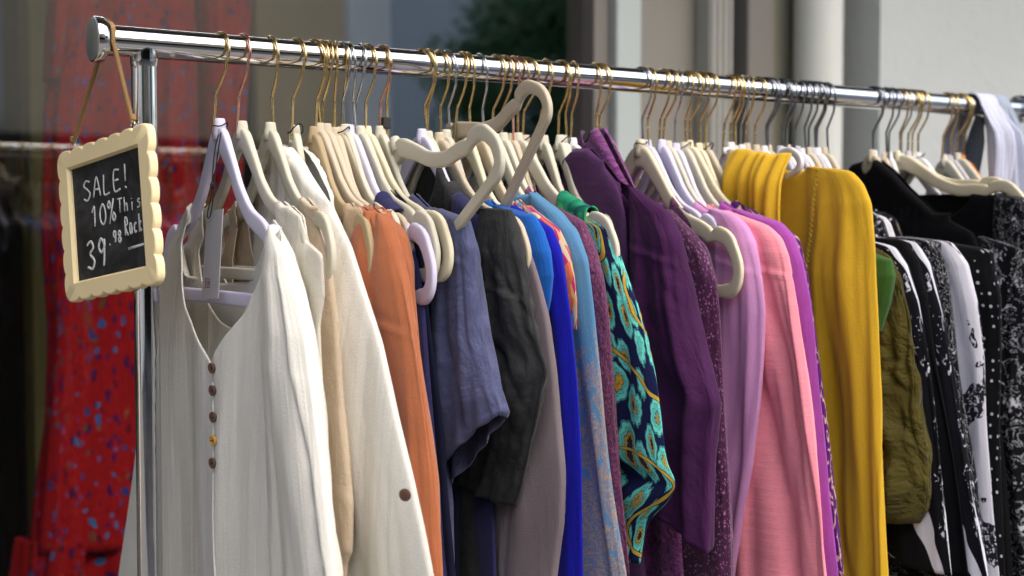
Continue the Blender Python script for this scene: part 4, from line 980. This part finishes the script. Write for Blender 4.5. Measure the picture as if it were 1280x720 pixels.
g = garment(546, 'charcoal_jacket', 'washed charcoal jacket with stitched seams and rolled cuffs', 'jacket', 'c_char', [(638, 262), (651, 288), (659, 330), (667, 400), (676, 440), (684, 465), (679, 490), (664, 560), (652, 610), (645, 625)], us=.125, wsh=.14, wn=.04, nf=.06, nb=.0, T1=.015, amp=.009, sw=.12, sa=.019, samp=.011, sfreq=2.6, slant=-.006, scr=.35, seams=(.09, .38), dxs=-.005, X=railx(543),
    wlist=[(0, 0), (.02, .03), (.06, .07), (.12, .1), (.25, .12), (.33, .11), (.42, .055), (.5, .04)], pinch=[(-.335, .018, .35)])
strap(g, 'collar', 'c_char', railx(543), .062, .115, .12, (.78, 1), 6, .011, .012, .1)
garment(569, 'taupe_dress', 'taupe grey dress falling in soft folds beside the charcoal jacket', 'dress', 'c_taupe', [(660, 300), (674, 345), (688, 400), (695, 460), (698, 520), (704, 590), (703, 650), (694, 720), (690, 780)], sleeve=False, wsh=.11, wn=.08, nf=.1, T1=.02, amp=.011, freq=9, X=railx(562))
garment(560, 'azure_top', 'bright azure cap sleeve top between charcoal jacket and royal blue dress', 'top', 'c_azure', [(668, 270), (681, 290), (690, 315), (694, 345), (691, 375), (686, 398)], us=.105, wsh=.12, wn=.085, nf=.1, T1=.012, amp=.006, sw=.08, sa=.014, samp=.004, bw=[(-.19, .12), (-.3, .1), (-.6, .11), (-1.1, .13)], X=railx(575))
garment(595, 'royal_blue_dress', 'deep royal blue dress next to the blue woven kimono', 'dress', 'c_cobalt', [(690, 285), (702, 310), (709, 345), (715, 400), (722, 480), (727, 580), (730, 720), (732, 780)], us=.1, wsh=.115, wn=.085, nf=.1, T1=.014, amp=.008, sw=.1, sa=.016, samp=.005)
garment(611, 'patchwork_top', 'multicoloured tile print top showing as a thin strip behind royal blue', 'top', 'c_multi', [(700, 288), (711, 312), (718, 345), (720, 375), (718, 412)], us=.105, wsh=.115, wn=.085, nf=.1, T1=.008, amp=.004, sw=.07, sa=.009, samp=.003, bw=[(-.19, .115), (-.3, .09), (-.6, .09), (-1.1, .1)])
garment(630, 'woven_kimono', 'blue woven kimono with sandy patterned lower border', 'kimono', 'c_kimono', [(702, 266), (722, 288), (735, 325), (742, 380), (750, 450), (760, 530), (770, 610), (784, 710), (792, 780)], us=.085, wsh=.11, wn=.045, nf=.08, nb=.0, T1=.017, amp=.009, sw=.12, sa=.020, samp=.007, top=[(668, 243), (680, 255), (702, 266), (722, 288)], wlist=[(0, 0), (.02, .03), (.06, .07), (.12, .09), (.25, .11), (.45, .13), (.8, .15)])
garment(641, 'tweed_knit', 'plum tweed knit peeping out between the blue kimono and the paisley dress', 'sweater', 'c_plumknit', [(730, 277), (744, 310), (754, 350), (760, 400), (765, 500), (772, 600), (784, 720)], us=.11, wsh=.12, wn=.06, nf=.1, T1=.012, amp=.006, sw=.1, sa=.014, samp=.005)
XP_ = railx(664)
g = garment(659, 'paisley_dress', 'navy dress with turquoise and ochre paisley, emerald yoke and gathered sleeve', 'dress', 'c_paisley', [(765, 285), (776, 312), (788, 345), (802, 382), (814, 418), (826, 470), (833, 530), (838, 578), (846, 606), (838, 628), (822, 642), (812, 655), (806, 680), (803, 705)], us=.105, wsh=.12, wn=.098, nf=.06, nb=.03, T1=.018, amp=.009, sw=.12, sa=.026, samp=.007, X=XP_,
    wlist=[(0, 0), (.02, .025), (.06, .05), (.12, .07), (.25, .09), (.36, .12), (.42, .11), (.46, .05), (.5, .045)], pinch=[(-.478, .012, .6)])
strap(g, 'yoke', 'c_emerald', XP_, .092, .148, .13, (1.0, 1.0), 12, .0095, .016, .25)
# purples
XV = HX[728][0]
garment(755, 'chenille_cardigan', 'purple chenille cardigan with its collar pulled up to the hooks', 'cardigan', 'c_chenille', [(800, 252), (812, 280), (820, 340), (828, 420), (840, 520), (850, 620), (855, 720)], sleeve=False, wsh=.115, wn=.012, nf=.02, nb=.0, T1=.022, T0=.013, amp=.009, top=[(728, 176), (737, 160), (747, 156), (756, 168), (770, 196), (785, 225), (800, 252)])
g = garment(728, 'velvet_top', 'dark plum velvet top with folded sleeve ends and a white hanger in its gaps', 'top', 'c_velvet', [(836, 266), (850, 296), (859, 340), (868, 390), (880, 448), (893, 500), (889, 540), (885, 590), (886, 630), (884, 650)], us=.125, wsh=.14, wn=.02, nf=.02, nb=.0, T1=.026, amp=.014, sw=.13, sa=.028, samp=.012, sfreq=2.6, slant=-.040, scr=.25, seams=(.08,),
    front=[(772, 234), (778, 258), (786, 266), (796, 244)], top=[(706, 200), (716, 187), (732, 186), (752, 200), (772, 226), (796, 240), (815, 246), (836, 264)],
    wlist=[(0, 0), (.02, .03), (.06, .07), (.12, .1), (.25, .12), (.34, .13), (.42, .08), (.5, .06)], pinch=[(-.385, .02, .3)], T0=.011)
garment(716, 'violet_shrug', 'faded violet jersey shrug gathered beside the white hanger neck', 'shrug', 'c_violet', [(776, 238), (783, 270), (786, 330), (788, 420), (790, 520), (800, 640), (808, 740)], sleeve=False, wsh=.085, wn=.014, nf=.06, nb=.0, T1=.018, T0=.012, amp=.014, freq=10, X=XV - .014, top=[(708, 202), (722, 186), (738, 186), (755, 202), (772, 228), (778, 240)])
garment(761, 'sparkle_sweater', 'plum sparkle knit sweater between the velvet top and the lilac sweater', 'sweater', 'c_sparkle', [(868, 292), (885, 312), (896, 350), (900, 420), (905, 520), (910, 620), (914, 720), (916, 780)], us=.125, wsh=.14, wn=.1, nf=.1, T1=.02, amp=.009, sw=.12, sa=.022, samp=.007, X=railx(772))
garment(813, 'marl_dress', 'dull plum marl dress in shade under the bare cream hanger', 'dress', 'c_marl', [(868, 272), (880, 320), (892, 400), (903, 500), (908, 600), (914, 720)], sleeve=False, wsh=.1, wn=.07, nf=.06, T1=.02, amp=.012)
g = garment(822, 'lilac_sweater', 'pale lilac jersey sweater with a long smooth sleeve', 'sweater', 'c_lilac', [(918, 268), (935, 284), (946, 305), (953, 345), (957, 390), (955, 440), (950, 520), (943, 585), (932, 650), (922, 715), (914, 780)], us=.115, wsh=.13, wn=.085, nf=.09, nb=.0, T1=.018, amp=.009, sw=.115, sa=.022, samp=.008, X=railx(832), seams=(.07,))
garment(848, 'coral_cardigan', 'coral pink jersey cardigan with soft vertical folds', 'cardigan', 'c_coral', [(960, 282), (978, 298), (987, 320), (993, 355), (1001, 410), (1011, 480), (1022, 560), (1030, 640), (1036, 725), (1040, 780)], us=.115, wsh=.13, wn=.085, nf=.09, nb=.0, T1=.026, amp=.014, sw=.135, sa=.026, samp=.016, sfreq=2.8, seams=(.07,))
garment(868, 'orchid_blouse', 'orchid purple blouse with a sewn sleeve seam right of the coral cardigan', 'blouse', 'c_orchid', [(976, 278), (993, 296), (1004, 328), (1013, 370), (1018, 405), (1023, 480), (1032, 580), (1045, 715), (1050, 780)], us=.105, wsh=.12, wn=.08, nf=.09, nb=.0, T1=.018, amp=.008, sw=.1, sa=.018, samp=.006, seams=(.165,))
garment(875, 'brocade_top', 'purple top with gold brocade pattern squeezed before the mustard cardigan', 'top', 'c_pgold', [(998, 296), (1012, 350), (1022, 420), (1031, 510), (1041, 610), (1053, 720), (1058, 780)], us=.105, wsh=.12, wn=.08, nf=.09, nb=.0, T1=.016, amp=.008, sw=.1, sa=.016, samp=.006, X=railx(882))
# mustard
XM = railx(924); HX[9240] = (XM, 0, .85, 1)
g = garment(9240, 'mustard_cardigan', 'mustard yellow cardigan with a draped cowl and green lace edge', 'cardigan', 'c_mustard', [(1062, 213), (1078, 230), (1088, 254), (1093, 310), (1098, 400), (1103, 500), (1106, 600), (1110, 725), (1112, 790)], us=.155, wsh=.17, wn=.095, nf=.05, nb=.0, T1=.024, amp=.012, sw=.13, sa=.026, samp=.010, sfreq=2.8, T0=.008,
    top=[(905, 200), (930, 204), (1000, 216), (1022, 206), (1038, 204), (1052, 207), (1066, 216)], wlist=[(0, .0), (.01, .05), (.04, .09), (.12, .12), (.25, .13), (.45, .14), (.8, .15)])
XM2 = XM - .03
a0, a1 = onx(922, 197, XM2), onx(982, 206, XM2)
nr, nc = 60, 90; P = np.zeros((nr, nc, 3)); U = np.zeros((nr, nc, 2))
S1, W1 = np.meshgrid(np.linspace(0, 1, nr), np.linspace(0, 1, nc), indexing='ij')
uu = a0[0] - .014 + (a1[0] - a0[0] + .018) * W1 * (1 + .12 * S1); zz = a0[1] + (a1[1] - a0[1]) * W1 + .012 + .006 * noise(W1 * 5, .5, 3.3) * (1 - S1) - .27 * S1
zz = zz - .016 * W1 * (1 - W1) * 4 * S1
cr = creases(uu - .25 * (zz - a0[1]) * .4, zz, a0[1] + .12, 31, 9, (float(uu.min()), float(uu.max())), (.004, .010), .10, None, .03)
P[:, :, 0] = -.004 - .020 * np.sin(np.minimum(1, S1 * 6) * PI / 2) + .010 * cr * (.35 + .8 * S1) + .0085 * np.sin(31 * W1 + 3.2 * noise(W1 * 2.3, S1 * 1.2, 6.6) + 2.4 * S1) * (.45 + .6 * S1) + .006 * noise(W1 * 7, S1 * 3, 1.1)
P[:, :, 1] = -uu; P[:, :, 2] = zz; U[:, :, 0] = uu; U[:, :, 1] = zz
V, Fc, UV = grid(nr, nc, P, U, False); o = mesh('cowl', V, Fc, M['c_mustard'], g, True, UV); solid(o, .004); o.location.x = XM2 - XM + .004
M['trim'] = plain('green_gold_lace', srgb(170, 150, 40), .8, 0, (500, .5, .002), .2, .5, 260)
tp = [onx(a, b, XM - .03) for a, b in ((1022, 212), (1017, 250), (1013, 295), (1008, 340), (1006, 400))]
zz = []
for i, p in enumerate(catmull([(-.03, -p[0], p[1]) for p in tp], 14)): zz.append((p[0] - .001, p[1] + (.0026 if i % 2 else -.0026), p[2]))
MB().tube(zz, .0010, 5).build('lace_edge', M['trim'], g)
# greens
garment(947, 'green_top', 'bottle green cap sleeve top beside the mustard cardigan', 'top', 'c_green', [(1090, 272), (1104, 296), (1114, 325), (1119, 345), (1114, 378), (1103, 415)], us=.155, wsh=.165, wn=.1, nf=.1, T1=.02, amp=.008, sw=.09, sa=.020, samp=.006, bw=[(-.19, .165), (-.3, .14), (-.6, .15), (-1.1, .17)])
garment(959, 'olive_tunic', 'crumpled olive rayon tunic with a bunched sleeve end', 'tunic', 'c_olive', [(1112, 320), (1128, 350), (1140, 392), (1145, 440), (1152, 510), (1163, 560), (1166, 605), (1160, 640), (1150, 655)], us=.15, wsh=.165, wn=.1, nf=.1, T1=.024, amp=.012, sw=.11, sa=.032, samp=.022, sfreq=4, szf=14, X=railx(963), bw=[(-.19, .165), (-.3, .17), (-.5, .225), (-1.1, .25)], scr=.5)
# blacks and prints
K = [
 (974, 'black_panel_blouse', 'black and white panelled blouse next to the olive tunic', 'blouse', 'c_panel', [(1118, 308), (1136, 332), (1150, 375), (1160, 440), (1170, 520), (1180, 620), (1190, 720)]),
 (989, 'navy_black_shirt', 'plain black shirt with a narrow visible sleeve left of the white panel', 'shirt', 'c_black', [(1130, 300), (1148, 325), (1160, 370), (1170, 440), (1182, 520), (1196, 620), (1206, 720)]),
 (998, 'white_panel_tunic', 'black tunic with broad white curved panels', 'tunic', 'c_panel', [(1145, 302), (1164, 330), (1178, 390), (1194, 480), (1210, 570), (1226, 660), (1238, 730)]),
 (1016, 'sparse_floral_blouse', 'black blouse sprinkled with small pale flowers', 'blouse', 'c_flor3', [(1165, 300), (1184, 330), (1194, 400), (1203, 480), (1214, 570), (1226, 680), (1232, 740)]),
 (1030, 'lace_print_dress', 'white dress with black lace print between black garments', 'dress', 'c_lace', [(1188, 302), (1210, 330), (1222, 380), (1230, 450), (1234, 540), (1240, 640), (1250, 740)]),
 (1045, 'pin_dot_dress', 'black dress with tiny white pin dots', 'dress', 'c_dots', [(1222, 290), (1240, 312), (1250, 370), (1250, 450), (1248, 540), (1252, 640), (1256, 740)])]
for i, (px, nm, lb, ct, mt, out) in enumerate(K):
    garment(px, nm, lb, ct, mt, out, us=.16, wsh=.175, wn=.07, nf=.07, nb=.0, T1=.018, amp=.008, sw=.10, sa=.018, samp=.007)
garment(1104, 'black_jersey_top', 'plain black jersey top with a sloping shoulder behind the mustard cardigan', 'top', 'c_black', [(1170, 268), (1215, 290), (1235, 340), (1245, 420), (1250, 520), (1260, 640), (1268, 740)], sleeve=False, wsh=.15, wn=.012, nf=.02, nb=.0, T1=.022, T0=.012, amp=.008, top=[(1068, 206), (1088, 200), (1100, 200), (1118, 214), (1136, 234), (1170, 266)])
garment(1126, 'white_floral_dress', 'black dress densely printed with white flowers at the right edge', 'dress', 'c_flor1', [(1262, 285), (1278, 310), (1285, 370), (1288, 450), (1290, 540), (1296, 640), (1302, 740)], us=.17, wsh=.185, wn=.08, nf=.08, nb=.0, T1=.024, amp=.012, sw=.12, sa=.024, samp=.01)
garment(1141, 'scroll_print_dress', 'black dress with white scroll print hanging from the large bare hanger', 'dress', 'c_flor2', [(1300, 250), (1318, 290), (1325, 370), (1330, 500), (1340, 740)], us=.18, wsh=.2, wn=.14, nf=.05, nb=.0, T1=.024, amp=.012, sw=.12, sa=.026, samp=.01, X=railx(1137), top=[(1200, 240), (1240, 244), (1262, 240), (1280, 234), (1300, 250)], bodymat='c_black')
garment(1162, 'black_tunic', 'black tunic far along the rack under the white and ivory hangers', 'tunic', 'c_black', [(1300, 300), (1315, 340), (1325, 450), (1335, 740)], sleeve=False, wsh=.18, wn=.1, nf=.1, T1=.022, amp=.01)
garment(1202, 'scroll_print_dress', 'black dress with white scroll print at the far end of the rack', 'dress', 'c_flor2', [(1325, 300), (1340, 340), (1350, 450), (1360, 740)], sleeve=False, wsh=.18, wn=.1, nf=.1, T1=.022, amp=.01)

# pale shirts thrown over the end of the rail
def drape(name, label, mat, x0, x1, near_len, far_len, seed):
    t = empty(name, ((x0 + x1) / 2, 0, RAIL), label=label, cat='shirt', group='pale shirts thrown over the rail end')
    prof = []
    for s in np.linspace(0, 1, 16): prof.append((.021 + .020 * (1 - s), -near_len * (1 - s)))
    for a in np.linspace(0, PI, 12)[1:-1]: prof.append((.0195 * math.cos(a), .0195 * math.sin(a)))
    for s in np.linspace(0, 1, 16): prof.append((-.021 - .02 * s, -far_len * s))
    nr, nc = len(prof), 40; P = np.zeros((nr, nc, 3)); U = np.zeros((nr, nc, 2)); L = 0
    for i, (u, z) in enumerate(prof):
        d = max(0, -z)
        for j in range(nc):
            w = j / (nc - 1) * 2 - 1; f = float(noise(w * 3.2 + seed, z * 3, seed * 1.3)) + .5 * float(noise(w * 7, z * 4 + seed, 2.2)); k_ = min(1, d / .05)
            P[i, j] = (w * (x1 - x0) / 2 * (1 + .9 * d) + .004 * k_ * f, -(u + (.028 * f + .012) * k_ * (1 if u > 0 else -1)), z + (.001 if d == 0 else 0)); U[i, j] = (w * .1, i * .01)
    V, Fc, UV = grid(nr, nc, P, U, False); o = mesh('shirt_cloth', V, Fc, M[mat], t, True, UV); solid(o, .003)
xa, xb, xc = railx(1226), railx(1247), railx(1264)
drape('pale_shirt', 'pale lilac blue shirt thrown over the right end of the rail', 'c_pale', xa, xb + .004, .34, .3, 3.3)
drape('pale_shirt', 'grey blue shirt thrown over the rail next to its end cap', 'c_pale2', xb + .006, xc, .36, .28, 6.1)
